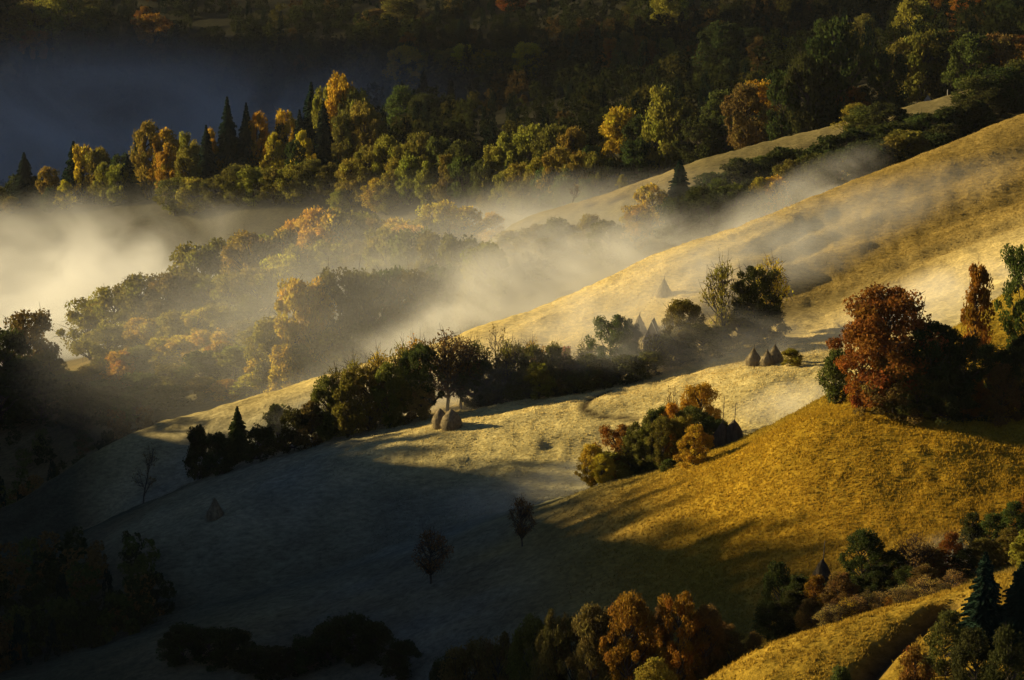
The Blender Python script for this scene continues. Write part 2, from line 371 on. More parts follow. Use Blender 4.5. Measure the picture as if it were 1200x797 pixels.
def round_tree(seed, z0=.18, n_lobe=46, per=110, leaf=.026, prof='round', limbs=True, lob=.15, spread=1.0, twigs=0):
    r = np.random.default_rng(seed)
    L = []
    while len(L) < n_lobe:
        z = r.uniform(0, 1); th = r.uniform(0, 2*np.pi)
        if prof == 'round': R = .5*np.sqrt(max(0, 1-(2*z-1)**2*.96))**.8*(1.0 if z > .3 else .85+.15*z/.3)
        elif prof == 'egg': R = .5*min(1, (z/.3)**.5)*(1-max(0, z-.3)/.7)**.55
        elif prof == 'slim': R = .5*min(1, (z/.25)**.6)*(1-.75*z**1.8)
        elif prof == 'wide': R = .5*min(1, (z/.45)**.5)*(1-max(0, (z-.45)/.55)**2.2)**.6
        elif prof == 'bush': R = .5*(1-.92*z**2.2)**.5
        R *= 1+.22*math.sin(3*th+seed)*math.sin(2.3*z*6+seed)
        rr = R*math.sqrt(r.uniform(.12, 1))*.86
        p = np.array([rr*math.cos(th), rr*math.sin(th), z0+(1-z0)*(.06+.88*z)])
        if all(np.linalg.norm((p-q)*np.array([1, 1, 1.1])) > lob*.42 for q in L[-25:]) or r.random() < .05: L.append(p)
    L = np.array(L)
    C, hue, val = [], [], []
    for p in L:
        k = int(per*r.uniform(.55, 1.45)); rad = lob*r.uniform(.55, 1.1)
        q = r.normal(size=(k, 3)); q /= np.linalg.norm(q, axis=1)[:, None]
        q *= (rad*r.uniform(.25, 1.05, k)**.6)[:, None]*np.array([1, 1, .72])
        C.append(p+q*spread); hue.append(np.clip(r.normal(.5, .16)+r.normal(0, .12, k), 0, 1)); val.append(np.clip(r.normal(.5, .13)+r.normal(0, .16, k), 0, 1))
    C = np.concatenate(C); keep = C[:, 2] > .015; C = C[keep]
    V, Fa = cards(C, leaf, r)
    crown = leaf_mesh('crown', V, Fa, np.concatenate(hue)[keep], np.concatenate(val)[keep], M_LEAF)
    paths = []
    top = .72; wob = r.normal(0, .012, (7, 2)); wob[0] = 0
    zs = np.linspace(-.03, top, 7); tr = np.stack([np.cumsum(wob[:, 0]), np.cumsum(wob[:, 1]), zs], 1)
    paths.append((tr, np.linspace(.03, .007, 7)*(1.0 if prof != 'bush' else .5)))
    if limbs:
        for p in L[r.permutation(len(L))[:34+twigs]]:
            zz = max(.08 if prof == 'bush' else z0*.8, min(top-.03, p[2]-.12-.5*np.hypot(p[0], p[1])*r.uniform(.5, 1)))
            a = np.array([np.interp(zz, zs, tr[:, 0]), np.interp(zz, zs, tr[:, 1]), zz])
            mid = (a+p)/2 + np.array([0, 0, -.02]) + r.normal(0, .015, 3)
            paths.append((np.array([a, mid, p]), [.012, .008, .003]))
            for _ in range(2 if twigs == 0 else 5):
                e = p + r.normal(0, lob*.7, 3)
                paths.append((np.array([(mid+p)/2, (p+e)/2+r.normal(0, .01, 3), e]), [.005, .0035, .0015]))
    tv, tf = tubes(paths)
    trunk = new_mesh('trunk', tv, tf, [M_BARK])
    return trunk, crown

def spruce(seed, n=34):
    r = np.random.default_rng(seed)
    C = []; paths = [(np.array([[0, 0, -.03], [0, 0, .5], [0, 0, 1.0]]), [.018, .011, .002])]
    V, hue, val = [], [], []
    for i in range(n):
        z = .06+.93*(i/(n-1))**.92; R = .5*(1-z)**.8*r.uniform(.8, 1.12)+.012
        nb = max(6, int(15*(1-z)+6)); ph = r.uniform(0, 6.28)
        for j in range(nb):
            th = ph+j/nb*6.283+r.normal(0, .12); Rb = R*r.uniform(.72, 1.15); d = np.array([math.cos(th), math.sin(th), 0]); sd_ = np.array([-d[1], d[0], 0])
            sag = -.10*Rb*r.uniform(.6, 1.6)
            m = max(3, int(Rb/.05)); val_b = np.clip(r.normal(.5, .15), 0, 1)
            for q in range(m):
                f0 = q/m; f1 = (q+1.25)/m
                p0 = np.array([0, 0, z])+d*Rb*f0+np.array([0, 0, sag*f0*2 + .25*sag*f0**2]); p1 = np.array([0, 0, z])+d*Rb*min(f1, 1.05)+np.array([0, 0, sag*f1*2+.25*sag*f1**2])
                wv = (.05+.11*Rb)*(1.05-f0)*r.uniform(.8, 1.25)+.009
                dr = np.array([0, 0, -wv*.7])
                V += [p0-sd_*wv*.5, p1-sd_*wv*.35+dr*.6, p1+sd_*wv*.35, p0+sd_*wv*.5+dr*.5]
                V += [p0, p1, p1+dr*1.1+sd_*.01*r.normal(), p0+dr*1.3]
                for _ in range(2): hue.append(.5+.15*r.normal()); val.append(np.clip(val_b+.12*r.normal(), 0, 1))
    V = np.array(V); Fa = np.arange(len(V)).reshape(-1, 4)
    crown = leaf_mesh('crown', V, Fa, hue, val, M_NEEDLE)
    tv, tf = tubes(paths, 6)
    return new_mesh('trunk', tv, tf, [M_BARK]), crown

def bare_tree(seed, leaves=260):
    r = np.random.default_rng(seed); paths, tips = [], []
    def grow(p, d, ln, rad, lev):
        m = 4; P = [p]; q = p.copy(); dd = d.copy()
        for i in range(m-1):
            dd = dd + r.normal(0, .14, 3) + np.array([0, 0, .06]); dd /= np.linalg.norm(dd); q = q+dd*ln/(m-1); P.append(q.copy())
        paths.append((np.array(P), np.linspace(rad, rad*.55, m)))
        if lev == 0: tips.append(q); return
        for c in range(4 if lev > 1 else 3):
            f = r.uniform(.35, 1); a = P[0]*(1-f)+P[-1]*f
            ax = r.normal(size=3); nd = dd + .75*ax/np.linalg.norm(ax); nd[2] = max(nd[2], -.05); nd /= np.linalg.norm(nd)
            grow(a, nd, ln*r.uniform(.55, .78), rad*.55, lev-1)
    grow(np.array([0., 0, -.03]), np.array([.05, 0, 1.]), .42, .024, 4)
    V = np.concatenate([p for p, _ in paths]); top = V[:, 2].max(); w = np.percentile(np.hypot(V[:, 0], V[:, 1]), 98)
    k = np.array([.5/w, .5/w, 1/top])
    paths = [(p*k, np.array(rr)*.9) for p, rr in paths]
    tv, tf = tubes(paths, 4)
    t = np.array(tips)*k; C = t[r.integers(0, len(t), leaves)] + r.normal(0, .02, (leaves, 3))
    lv, lf = cards(C, .016, r)
    return new_mesh('trunk', tv, tf, [M_BARK]), leaf_mesh('crown', lv, lf, r.uniform(0, 1, leaves), r.uniform(.2, .8, leaves), M_LEAF)

PROTO = {
 'round': [round_tree(i, .04, 64, 115, .022, 'round', lob=.14) for i in (1, 2, 3)],
 'wide': [round_tree(i, .06, 58, 110, .022, 'wide', lob=.14) for i in (11, 12)],
 'egg': [round_tree(i, .03, 52, 110, .022, 'egg', lob=.15) for i in (21, 22, 23)],
 'slim': [round_tree(i, .06, 56, 95, .024, 'slim', lob=.15) for i in (31, 32)],
 'bush': [round_tree(i, .0, 44, 100, .032, 'bush', lob=.17) for i in (41, 42, 43)],
 'thin': [round_tree(i, .22, 56, 26, .020, 'wide', lob=.16, twigs=26) for i in (51, 52)],
 'bare': [bare_tree(i) for i in (61, 62)],
 'spruce': [spruce(i) for i in (71, 72, 73)],
 'fine': [round_tree(i, .04, 110, 150, .0135, 'round', lob=.11) for i in (81, 82)],
 'finebush': [round_tree(i, .0, 80, 140, .018, 'bush', lob=.13) for i in (91, 92)],
}
NAMES = {'round': 'deciduous_tree', 'wide': 'deciduous_tree', 'egg': 'deciduous_tree', 'slim': 'slim_tree', 'bush': 'shrub', 'thin': 'thinning_tree',
         'bare': 'bare_tree', 'spruce': 'spruce_tree', 'fine': 'deciduous_tree', 'finebush': 'shrub'}
CATS = {'shrub': 'shrub', 'spruce_tree': 'spruce'}
COLS = {'dk': (.042, .050, .014), 'gr': (.075, .088, .020), 'ol': (.13, .115, .022), 'yg': (.22, .185, .028), 'yl': (.45, .325, .03), 'go': (.40, .235, .022),
        'or': (.23, .10, .015), 'ru': (.185, .080, .016), 'rd': (.30, .065, .013), 'br': (.14, .090, .026), 'sp': (.018, .032, .018), 'st': (.32, .225, .06)}
WORDS = {'dk': 'dark green', 'gr': 'green', 'ol': 'olive green', 'yg': 'yellow-green', 'yl': 'yellow', 'go': 'golden', 'or': 'orange', 'ru': 'russet', 'rd': 'red',
         'br': 'brown', 'sp': 'dark', 'st': 'straw coloured'}
NOUN = {'round': 'round tree', 'wide': 'spreading tree', 'egg': 'oval tree', 'slim': 'slim tree', 'bush': 'shrub', 'thin': 'half bare tree', 'bare': 'bare tree',
        'spruce': 'spruce', 'fine': 'round tree', 'finebush': 'shrub'}
REG = []
def plant(kind, p, h, w, col, where=None, label=None, group=None, lean=0):
    """one tree or shrub: an Empty at its foot with a trunk and a crown"""
    i = random.randrange(len(PROTO[kind])); tm, cm = PROTO[kind][i]
    nm = NAMES[kind]
    o = bpy.data.objects.new(nm, None); link(o); o.empty_display_size = .5
    o.location = (p[0], p[1], p[2]-.15); o.rotation_euler = (lean*.3, lean, random.uniform(0, 6.28)); o.scale = (w, w, h)
    t = bpy.data.objects.new('trunk', tm); link(t, o)
    c = bpy.data.objects.new('crown', cm); link(c, o)
    cc = np.array(COLS[col])*np.array([random.uniform(.85, 1.15), random.uniform(.9, 1.1), 1.0]); c.color = (*cc, 1)
    o['category'] = CATS.get(nm, 'tree')
    if group: o['group'] = group
    u = seen(p)[0]
    REG.append([o, label or f"{WORDS[col]} {NOUN[kind]} {where}", label is not None, u, where])
    return o
def tree(kind, u, vb, vt, wpx, col, k0, k1, where=None, label=None, group=None, lean=0):
    k = k_of(u, vb, k0, k1); p = ground_k(np.array([float(u)]), np.array([k]))[0]
    uu, vv, d = seen(p)
    wpx = wpx*(1.28 if d > 540 else 1.15)
    return plant(kind, p, max(.8, (vv-vt)*d/F/math.cos(PITCH)), wpx*d/F, col, where, label, group, lean)

# ---- the wood on the near spur
g = 'trees of the wood on the near spur'
tree('egg', 980, 474, 398, 46, 'gr', 3.7, 5, label='small green tree at the left end of the russet wood', group=g)
tree('fine', 1036, 484, 334, 128, 'ru', 3.7, 5, label='big russet round tree, tallest crown of the wood on the golden slope', group=g)
tree('fine', 1012, 482, 372, 70, 'or', 3.5, 4.6, label='orange-brown tree on the left flank of the big russet tree', group=g)
tree('finebush', 1048, 488, 415, 72, 'br', 3.5, 4.3, label='brown bush at the foot of the big russet tree', group=g)
tree('fine', 1088, 486, 372, 84, 'dk', 3.6, 4.6, label='dark green tree right of the big russet tree', group=g)
tree('finebush', 1075, 492, 424, 66, 'gr', 3.4, 4.2, label='green bush in front of the dark trees right of the russet one', group=g)
tree('fine', 1122, 486, 384, 70, 'dk', 3.6, 4.6, label='dark tree standing just left below the slim orange tree', group=g)
tree('finebush', 1110, 492, 430, 70, 'dk', 3.4, 4.2, label='low dark bush along the front edge of the wood', group=g)
tree('slim', 1143, 428, 306, 42, 'or', 4.2, 5, label='slim tall orange tree rising above the dark wood', group=g)
tree('fine', 1160, 482, 402, 66, 'dk', 3.6, 4.6, label='dark round bush below and right of the slim orange tree', group=g)
tree('finebush', 1143, 490, 444, 40, 'ru', 3.4, 4.2, label='low reddish bush at the front of the wood', group=g)
tree('finebush', 1172, 494, 424, 52, 'br', 3.4, 4.2, label='brown bush at the lower right end of the wood', group=g)
tree('fine', 1201, 436, 276, 66, 'gr', 4.0, 4.8, label='tall green tree at the right edge of the view', group=g)
tree('fine', 1204, 490, 390, 66, 'dk', 3.6, 4.4, label='dark tree in front of the tall green one at the right edge', group=g)

# ---- thicket behind the golden slope, in front of the hay meadow
g = 'trees and bushes of the thicket beside the hay meadow'
tree('fine', 693, 570, 518, 34, 'yl', 5.0, 6, label='bright yellow small tree at the left end of the thicket', group=g)
tree('fine', 722, 566, 494, 50, 'or', 5.0, 6, label='red-orange tree behind the bright yellow one in the thicket', group=g)
tree('finebush', 716, 566, 528, 46, 'yg', 5.0, 5.8, label='yellow-green bush below the red-orange crown', group=g)
tree('fine', 750, 558, 492, 44, 'ol', 5.1, 6, label='olive tree right of the red-orange tree in the thicket', group=g)
tree('fine', 772, 548, 474, 44, 'gr', 5.2, 6.2, label='green tree in the middle of the thicket', group=g)
tree('bare', 790, 530, 448, 28, 'br', 5.4, 6.4, label='bare twiggy sapling left of the golden tree', group=g)
tree('fine', 820, 520, 447, 54, 'go', 5.4, 6.4, label='golden tree at the top of the thicket below the meadow', group=g)
tree('fine', 812, 540, 474, 50, 'gr', 5.1, 6, label='green tree in front of the golden one', group=g)
tree('fine', 836, 528, 486, 36, 'dk', 5.1, 6, label='dark tree between the golden tree and the dark haystacks', group=g)
tree('finebush', 795, 556, 498, 34, 'yg', 4.7, 5.4, label='yellow-green bush on the slope left of the orange-brown bush', group=g)
tree('finebush', 815, 561, 497, 44, 'go', 4.4, 5.2, label='orange-brown tall bush standing out on the golden slope', group=g)
tree('bush', 836, 546, 512, 34, 'dk', 4.7, 5.4, label='dark bush right of the orange-brown one on the slope', group=g)
tree('bush', 784, 557, 537, 22, 'gr', 4.5, 5.2, label='low green bush at the lower left of the orange-brown one', group=g)

for a in [('fine',706,566,530,30,'yl'),('finebush',738,562,524,38,'yg'),('finebush',758,556,516,40,'gr'),('fine',778,545,486,40,'ol'),('fine',800,535,480,40,'yg'),('finebush',845,532,492,34,'dk'),('finebush',826,548,508,34,'ol'),('fine',764,540,484,34,'ol'),('finebush',786,534,470,34,'go')]:
    tree(*a, 5.0, 6.2, where='inside the thicket beside the hay meadow', group=g)
# ---- hedge of trees at the top of the hay meadow
g = 'trees of the hedge between the hay meadow and the bright slope'
H = 'in the hedge above the two haystacks'
for a in [('bush',232,560,500,36,'dk'),('spruce',279,540,474,38,'dk'),('bush',255,556,508,40,'dk'),('bush',305,540,492,38,'dk'),('bush',325,530,474,36,'gr'),('bush',345,528,470,40,'dk'),('bush',365,524,468,34,'br')]:
    tree(*a, 7.6, 8.6, where='in the shaded end of the hedge', group=g)
for a in [('round',385,516,440,42,'ol'),('egg',408,512,431,40,'ol'),('round',432,506,428,42,'ol'),('round',456,502,424,42,'ol'),('bush',470,500,448,34,'ol')]:
    tree(*a, 7.6, 8.4, where='in the hedge left of the haystacks', group=g)
tree('fine', 492, 488, 402, 56, 'gr', 7.7, 8.4, label='green tree with golden rim at the left of the half bare trees', group=g)
tree('thin', 484, 486, 396, 46, 'go', 7.9, 8.6, label='golden half bare crown behind the green tree left of the haystacks', group=g)
tree('thin', 524, 486, 386, 70, 'br', 7.8, 8.5, label='large half bare tree right above the two haystacks', group=g)
tree('thin', 540, 482, 392, 56, 'br', 7.8, 8.5, label='half bare tree leaning on the right of the largest one', group=g)
tree('fine', 556, 480, 418, 46, 'gr', 7.7, 8.4, label='low green tree between the two half bare crowns', group=g)
tree('bare', 579, 470, 381, 46, 'br', 7.9, 8.6, label='bare branching tree, upright crown right of the large half bare tree', group=g)
for a in [('round',578,474,420,44,'ol'),('thin',603,472,400,36,'ol'),('round',622,470,404,36,'ol'),('egg',647,464,393,30,'ol'),('bush',610,474,434,40,'ol'),('bush',640,468,426,36,'ol'),('bush',664,462,418,36,'ol'),('bush',690,458,416,40,'ol'),('bush',676,462,428,34,'ol'),('bush',735,450,414,44,'gr'),('bush',760,446,412,40,'ol'),('bush',706,456,420,36,'ol')]:
    tree(*a, 7.7, 8.5, where='in the hedge right of the haystacks', group=g)
tree('egg', 663, 452, 404, 22, 'rd', 7.9, 8.6, label='small red tree in the middle of the long hedge', group=g)
tree('fine', 716, 448, 366, 54, 'gr', 7.8, 8.5, label='dark green tree left of the misty hut', group=g)
tree('fine', 735, 442, 372, 36, 'dk', 7.9, 8.6, label='narrow dark tree touching the misty hut', group=g)
tree('fine', 800, 426, 349, 58, 'ol', 7.8, 8.6, label='olive tree right of the misty hut', group=g)
tree('finebush', 786, 430, 388, 48, 'yg', 7.6, 8.3, label='yellow-green bush below the olive tree by the hut', group=g)
tree('finebush', 822, 422, 378, 48, 'ol', 7.7, 8.4, label='olive bush between the hut and the dark round tree', group=g)
tree('thin', 846, 412, 306, 44, 'yg', 8.0, 8.8, label='thin half bare tree left of the dark round tree', group=g)
tree('fine', 885, 402, 309, 58, 'dk', 8.0, 8.8, label='dark round tree standing in the mist on the bright slope', group=g)
tree('thin', 902, 396, 299, 46, 'yl', 8.2, 8.9, label='yellow half bare crown behind the dark round tree', group=g)
tree('finebush', 866, 408, 362, 48, 'ol', 7.8, 8.5, label='olive bush at the foot of the dark round tree', group=g)
tree('finebush', 900, 402, 356, 50, 'dk', 7.9, 8.6, label='dark bush right of the foot of the dark round tree', group=g)
tree('bush', 842, 414, 380, 36, 'yg', 7.7, 8.4, label='yellow-green bush at the foot of the thin tree', group=g)
tree('bush', 927, 428, 408, 25, 'yg', 6.6, 7.6, label='misty bush right of the two hazy haystacks', group=g)

HB = np.array([(378,514),(450,497),(520,480),(600,468),(700,453),(790,431),(860,410)], float)
for i in range(13):
    u = 384 + i*27 + random.uniform(-5, 5)
    if 505 < u < 548: continue
    vb = np.interp(u, HB[:, 0], HB[:, 1]) + random.uniform(-1, 5)
    tree('bush', u, vb, vb-random.uniform(24, 44), random.uniform(30, 42), random.choice(['yg', 'yg', 'st', 'ol']), 7.55, 8.3,
         where='at the foot of the hedge, left part' if u < 500 else 'at the foot of the hedge, middle part' if u < 620 else 'at the foot of the hedge, right part', group=g)
for (kd, u, vb, vt, w, c) in [('thin',418,510,420,40,'yg'),('thin',446,504,410,42,'go'),('thin',470,498,402,38,'yg'),('thin',560,476,398,42,'ol'),('thin',594,472,396,40,'yg'),('thin',626,466,398,38,'go'),('thin',655,460,402,34,'yg'),('thin',690,454,396,36,'ol'),('thin',392,514,430,36,'ol'),('thin',768,440,388,34,'yg')]:
    tree(kd, u, vb, vt, w, c, 7.8, 8.6, where='rising out of the hedge, left part' if u < 500 else 'rising out of the hedge, right part', group=g)
# ---- single trees in the shade
tree('thin', 505, 684, 620, 48, 'br', 3.2, 5.4, label='lone half bare round tree in the blue shade of the valley')
tree('thin', 612, 641, 581, 32, 'br', 4.0, 5.6, label='lone slim half bare tree in the shade below the sunlit slope')
tree('bare', 168, 575, 520, 36, 'br', 6.5, 8.6, label='bare small tree in the shade at far left')

# ---- front trees at the bottom edge
g = 'trees at the bottom edge'
for i, (kd, u, vt, w, c, lb) in enumerate([
  ('fine',548,744,86,'br','brown tree at the left end of the bottom row'),('fine',584,732,64,'br','brown tree second from the left in the bottom row'),
  ('fine',622,714,64,'ol','olive-brown tree with a sunlit top in the bottom row'),('fine',652,704,56,'br','brown tree left of the orange crowns in the bottom row'),
  ('fine',694,702,70,'br','brown tree left of the tallest crowns in the bottom row'),('fine',738,688,76,'or','broad orange-topped tree in the middle of the bottom row'),
  ('fine',795,685,64,'or','red-orange round tree, highest of the bottom row'),('fine',828,704,50,'br','brown tree right of the red-orange crown'),
  ('finebush',858,736,48,'br','brown bush near the right end of the bottom row'),('finebush',884,738,26,'br','last small brown bush before the sunlit knoll'),
  ('finebush',768,766,60,'yg','yellow-green bush in front of the orange crowns at the bottom')]):
    p = ground_k(np.array([float(u)]), np.array([1.35 if i < 10 else .9]))[0]; uu, vv, d = seen(p)
    plant(kd, p, (vv-vt)*d/F, w*d/F, c, label=lb, group=g)

for (kd, u, vt, w, c) in [('fine',668,716,56,'br'),('fine',716,708,56,'br'),('fine',766,702,54,'br'),('fine',600,742,54,'ol'),('fine',570,750,50,'br'),('fine',522,758,54,'dk'),('fine',640,722,50,'ol'),('fine',814,712,46,'br'),('fine',842,722,44,'br')]:
    p = ground_k(np.array([float(u)]), np.array([1.45]))[0]; uu, vv, d = seen(p)
    plant(kd, p, (vv-vt)*d/F, w*d/F, c, where='filling the row at the bottom edge', group=g)
g = 'dark bushes in the lower valley'
for (u, vb, h, w) in [(215,775,44,56),(245,770,40,52),(272,778,44,54),(385,775,56,48),(412,772,62,52),(438,776,50,46),(360,785,46,46),(300,792,40,50),(330,796,46,50),(470,790,40,50)]:
    tree('bush', u, vb, vb-h, w, 'dk', 2.2, 4.9, where='in the shaded valley, left clump' if u < 300 else 'in the shaded valley, middle clump' if u < 375 else 'in the shaded valley, right clump', group=g)
# ---- hollow between the knoll and the golden slope
g = 'bushes of the hollow behind the sunlit knoll'
tree('finebush', 954, 728, 672, 38, 'or', 1.5, 2.6, label='orange bush beside the dark hayrick in the hollow', group=g)
tree('finebush', 985, 724, 668, 44, 'br', 1.5, 2.6, label='brown bush right of the dark hayrick', group=g)
tree('finebush', 912, 726, 655, 44, 'dk', 1.8, 2.8, label='dark bush at the left end of the hollow', group=g)
tree('finebush', 935, 728, 672, 44, 'dk', 1.6, 2.6, label='dark bush left of the orange one in the hollow', group=g)
tree('fine', 1012, 700, 617, 54, 'dk', 1.9, 2.9, label='dark round tree in the middle of the hollow', group=g)
tree('finebush', 1048, 696, 642, 46, 'dk', 1.8, 2.8, label='dark bush right of the round tree in the hollow', group=g)
tree('thin', 1070, 690, 622, 50, 'br', 1.9, 2.9, label='brown half bare bush right of the round tree in the hollow', group=g)
tree('finebush', 1090, 684, 640, 46, 'br', 1.8, 2.8, label='brown bush above the straw coloured scrub', group=g)
tree('finebush', 1112, 676, 622, 36, 'ru', 2.0, 2.9, label='russet bush at the upper right of the hollow', group=g)
for a in [('finebush',1136,660,598,34,'dk'),('finebush',1160,652,600,44,'gr'),('finebush',1185,640,586,40,'gr'),('finebush',1182,662,618,44,'ol'),('finebush',1204,636,568,34,'ru'),('finebush',1150,668,628,40,'ol'),('bush',1204,664,620,40,'yg')]:
    tree(*a, 2.0, 3.2, where='on the slope above the spruces', group=g)
g2 = 'straw coloured scrub along the top of the knoll'
for i in range(15):
    u = 962+i*11+random.uniform(-4, 4); vb = np.interp(u, [960, 1120], [738, 694])
    c_ = random.choice(['st', 'st', 'go', 'br'])
    t_ = tree(random.choice(['finebush', 'thin', 'thin']), u, vb+2, vb-random.uniform(14, 38), random.uniform(18, 34), c_, 1.05, 1.9, label=WORDS[c_] + ' wispy shrub ' + ('on the left half of the knoll top' if i < 7 else 'on the right half of the knoll top'), group=g2)
    t_.name = 'wispy_shrub'; t_['category'] = 'shrub'

for a in [('finebush',975,714,680,40,'dk'),('finebush',1000,712,672,40,'dk'),('finebush',1030,706,660,44,'dk'),('finebush',1062,700,662,44,'dk'),('finebush',1085,696,660,40,'br'),('finebush',928,740,690,44,'dk'),('finebush',900,748,702,44,'dk'),('finebush',950,738,700,36,'br'),('finebush',1128,676,642,36,'dk'),('finebush',1110,660,630,34,'ol')]:
    tree(*a, 1.6, 2.8, where='low in the hollow behind the knoll', group='bushes of the hollow behind the sunlit knoll')
# ---- dark trees at the lower right corner
g = 'dark trees at the lower right corner'
def corner(kd, u, k, vt, w, c, lb):
    p = ground_k(np.array([float(u)]), np.array([k]))[0]; uu, vv, d = seen(p)
    plant(kd, p, (vv-vt)*d/F, w*d/F, c, label=lb, group=g)
corner('spruce', 1152, .62, 640, 84, 'sp', 'black spruce with a pointed top at the lower right')
corner('spruce', 1196, .60, 652, 96, 'sp', 'black spruce cut by the right edge of the view')
corner('finebush', 1108, .55, 712, 62, 'gr', 'green bush left of the black spruces')
corner('finebush', 1140, .45, 730, 70, 'dk', 'dark bush at the foot of the black spruces')
corner('finebush', 1070, .36, 752, 64, 'ru', 'reddish bush below the dark track')
corner('finebush', 1180, .4, 730, 70, 'dk', 'dark bush in the lower right corner')
corner('finebush', 985, .5, 776, 40, 'gr', 'low green bush left of the dark track')

# ---- misty wood on the mound left of the bright slope
g = 'trees of the misty wood'
WF = 'in the forest row above the fog'
def wood(spec, k0, k1, where, g, jit=5, split=False):
    if split:
        alt = {'go': ['yg', 'go', 'yl'], 'yl': ['yl', 'yg'], 'or': ['go', 'or'], 'yg': ['yg', 'ol'], 'ol': ['ol', 'yg', 'gr'], 'br': ['ol', 'br']}; s2 = []
        for (u, vb, h, w, kd, c) in spec:
            s2.append((u-w*.28, vb-h*.10, h*.80, w*.80, kd, random.choice(alt.get(c, [c])))); s2.append((u+w*.34, vb+2, h*.66, w*.74, random.choice(['round', 'egg']), random.choice(alt.get(c, [c]))))
        spec = s2
    for (u, vb, h, w, kd, c) in spec:
        wh = where if where != WF else 'in the left half of the forest row' if u < 230 else 'in the right half of the forest row'
        tree(kd, u+random.uniform(-jit, jit), vb, vb-h, w, c, k0, k1, where=wh, group=g)
wood([(8,470,86,56,'round','dk'),(40,455,92,62,'round','br'),(26,478,60,60,'bush','dk'),(62,462,58,40,'egg','ol'),(5,500,70,60,'bush','dk'),(50,495,60,54,'bush','dk'),(90,500,52,52,'bush','dk'),(132,498,46,50,'bush','dk')], 11, 12, 'in the dark clump at the left edge', g)
wood([(85,462,26,44,'bush','ol'),(110,455,34,40,'bush','ol'),(140,452,40,46,'bush','go'),(165,446,40,44,'bush','ol'),(190,438,42,46,'bush','go'),(215,432,38,44,'bush','yl'),(240,428,40,42,'bush','yl'),(262,422,40,42,'bush','yl'),(285,420,44,44,'bush','ol'),(170,468,36,48,'bush','gr'),(205,460,40,48,'bush','ol'),(240,452,42,48,'bush','gr'),(275,446,40,48,'bush','yg'),(120,480,36,48,'bush','gr'),(160,490,36,50,'bush','gr'),(200,482,36,48,'bush','gr'),(240,472,30,44,'bush','ol'),(265,468,24,36,'bush','go'),(290,460,26,36,'bush','yl')], 11, 12, 'in the scrub left of the bright slope', g)
wood([(108,420,72,60,'round','yg'),(138,414,80,58,'round','yg'),(165,408,86,60,'round','ol'),(192,404,84,60,'round','ol'),(218,398,80,56,'round','ol'),(246,392,76,56,'egg','ol'),(272,390,70,52,'round','yg')], 11.2, 12, 'in the left row of the misty wood', g)
wood([(318,456,84,50,'round','yg'),(345,448,122,54,'round','yl'),(372,440,126,50,'egg','yl'),(368,446,90,40,'egg','yl'),(398,436,122,58,'round','ol'),(430,428,112,60,'round','ol'),(460,418,104,58,'round','gr'),(490,412,96,56,'round','ol'),(330,462,60,40,'bush','yl'),(355,458,56,40,'bush','yg'),(388,450,60,44,'bush','yg'),(420,440,60,46,'bush','ol'),(455,430,60,46,'bush','gr'),(308,460,44,36,'bush','yl')], 11, 12, 'in the misty hump above the bright slope', g)
wood([(455,372,104,62,'round','yg'),(480,376,108,62,'round','ol'),(512,378,106,64,'round','ol'),(545,380,104,60,'round','ol'),(574,384,100,54,'round','yg'),(520,400,90,56,'round','gr'),(552,400,80,52,'egg','ol'),(500,405,80,50,'egg','ol')], 11, 12, 'in the back of the misty wood', g)
wood([(232,370,84,56,'round','yg'),(262,362,84,56,'round','ol'),(290,358,86,56,'round','yg'),(318,352,78,54,'round','yg'),(350,346,88,56,'round','yl'),(378,342,98,58,'round','yl'),(408,338,92,58,'round','yg'),(436,334,84,52,'round','yg'),(475,330,68,50,'round','yl')], 11.5, 12.3, 'in the upper row of the misty wood', g)
wood([(520,300,64,48,'round','yl'),(548,292,50,44,'round','yl'),(575,288,40,38,'egg','yl'),(505,308,50,40,'round','yg')], 11.7, 12.5, 'in the pale clump by the spur', g)
wood([(300,380,66,52,'round','yg'),(330,372,74,54,'round','yl'),(362,366,80,54,'round','yg'),(394,360,78,54,'round','yg'),(424,356,74,52,'round','ol'),(290,400,56,46,'egg','ol'),(262,412,56,46,'round','yg')], 11.3, 12.1, 'in the middle belt of the misty wood', g)
wood([(300,330,52,46,'round','yl'),(335,324,56,46,'round','yg'),(372,318,60,48,'round','yl'),(405,316,58,46,'round','yg'),(440,312,56,46,'round','yg'),(470,308,52,44,'round','yl'),(500,300,46,42,'round','yg'),(530,296,44,40,'round','yl')], 11.8, 12.5, 'along the top belt of the misty wood', g)
wood([(130,438,60,48,'round','yg'),(165,430,58,46,'round','go'),(205,424,60,48,'round','yg'),(235,418,58,46,'round','yl'),(262,440,40,40,'bush','go'),(300,436,56,44,'round','yg')], 11.1, 12, 'in the lower left belt of the misty wood', g)
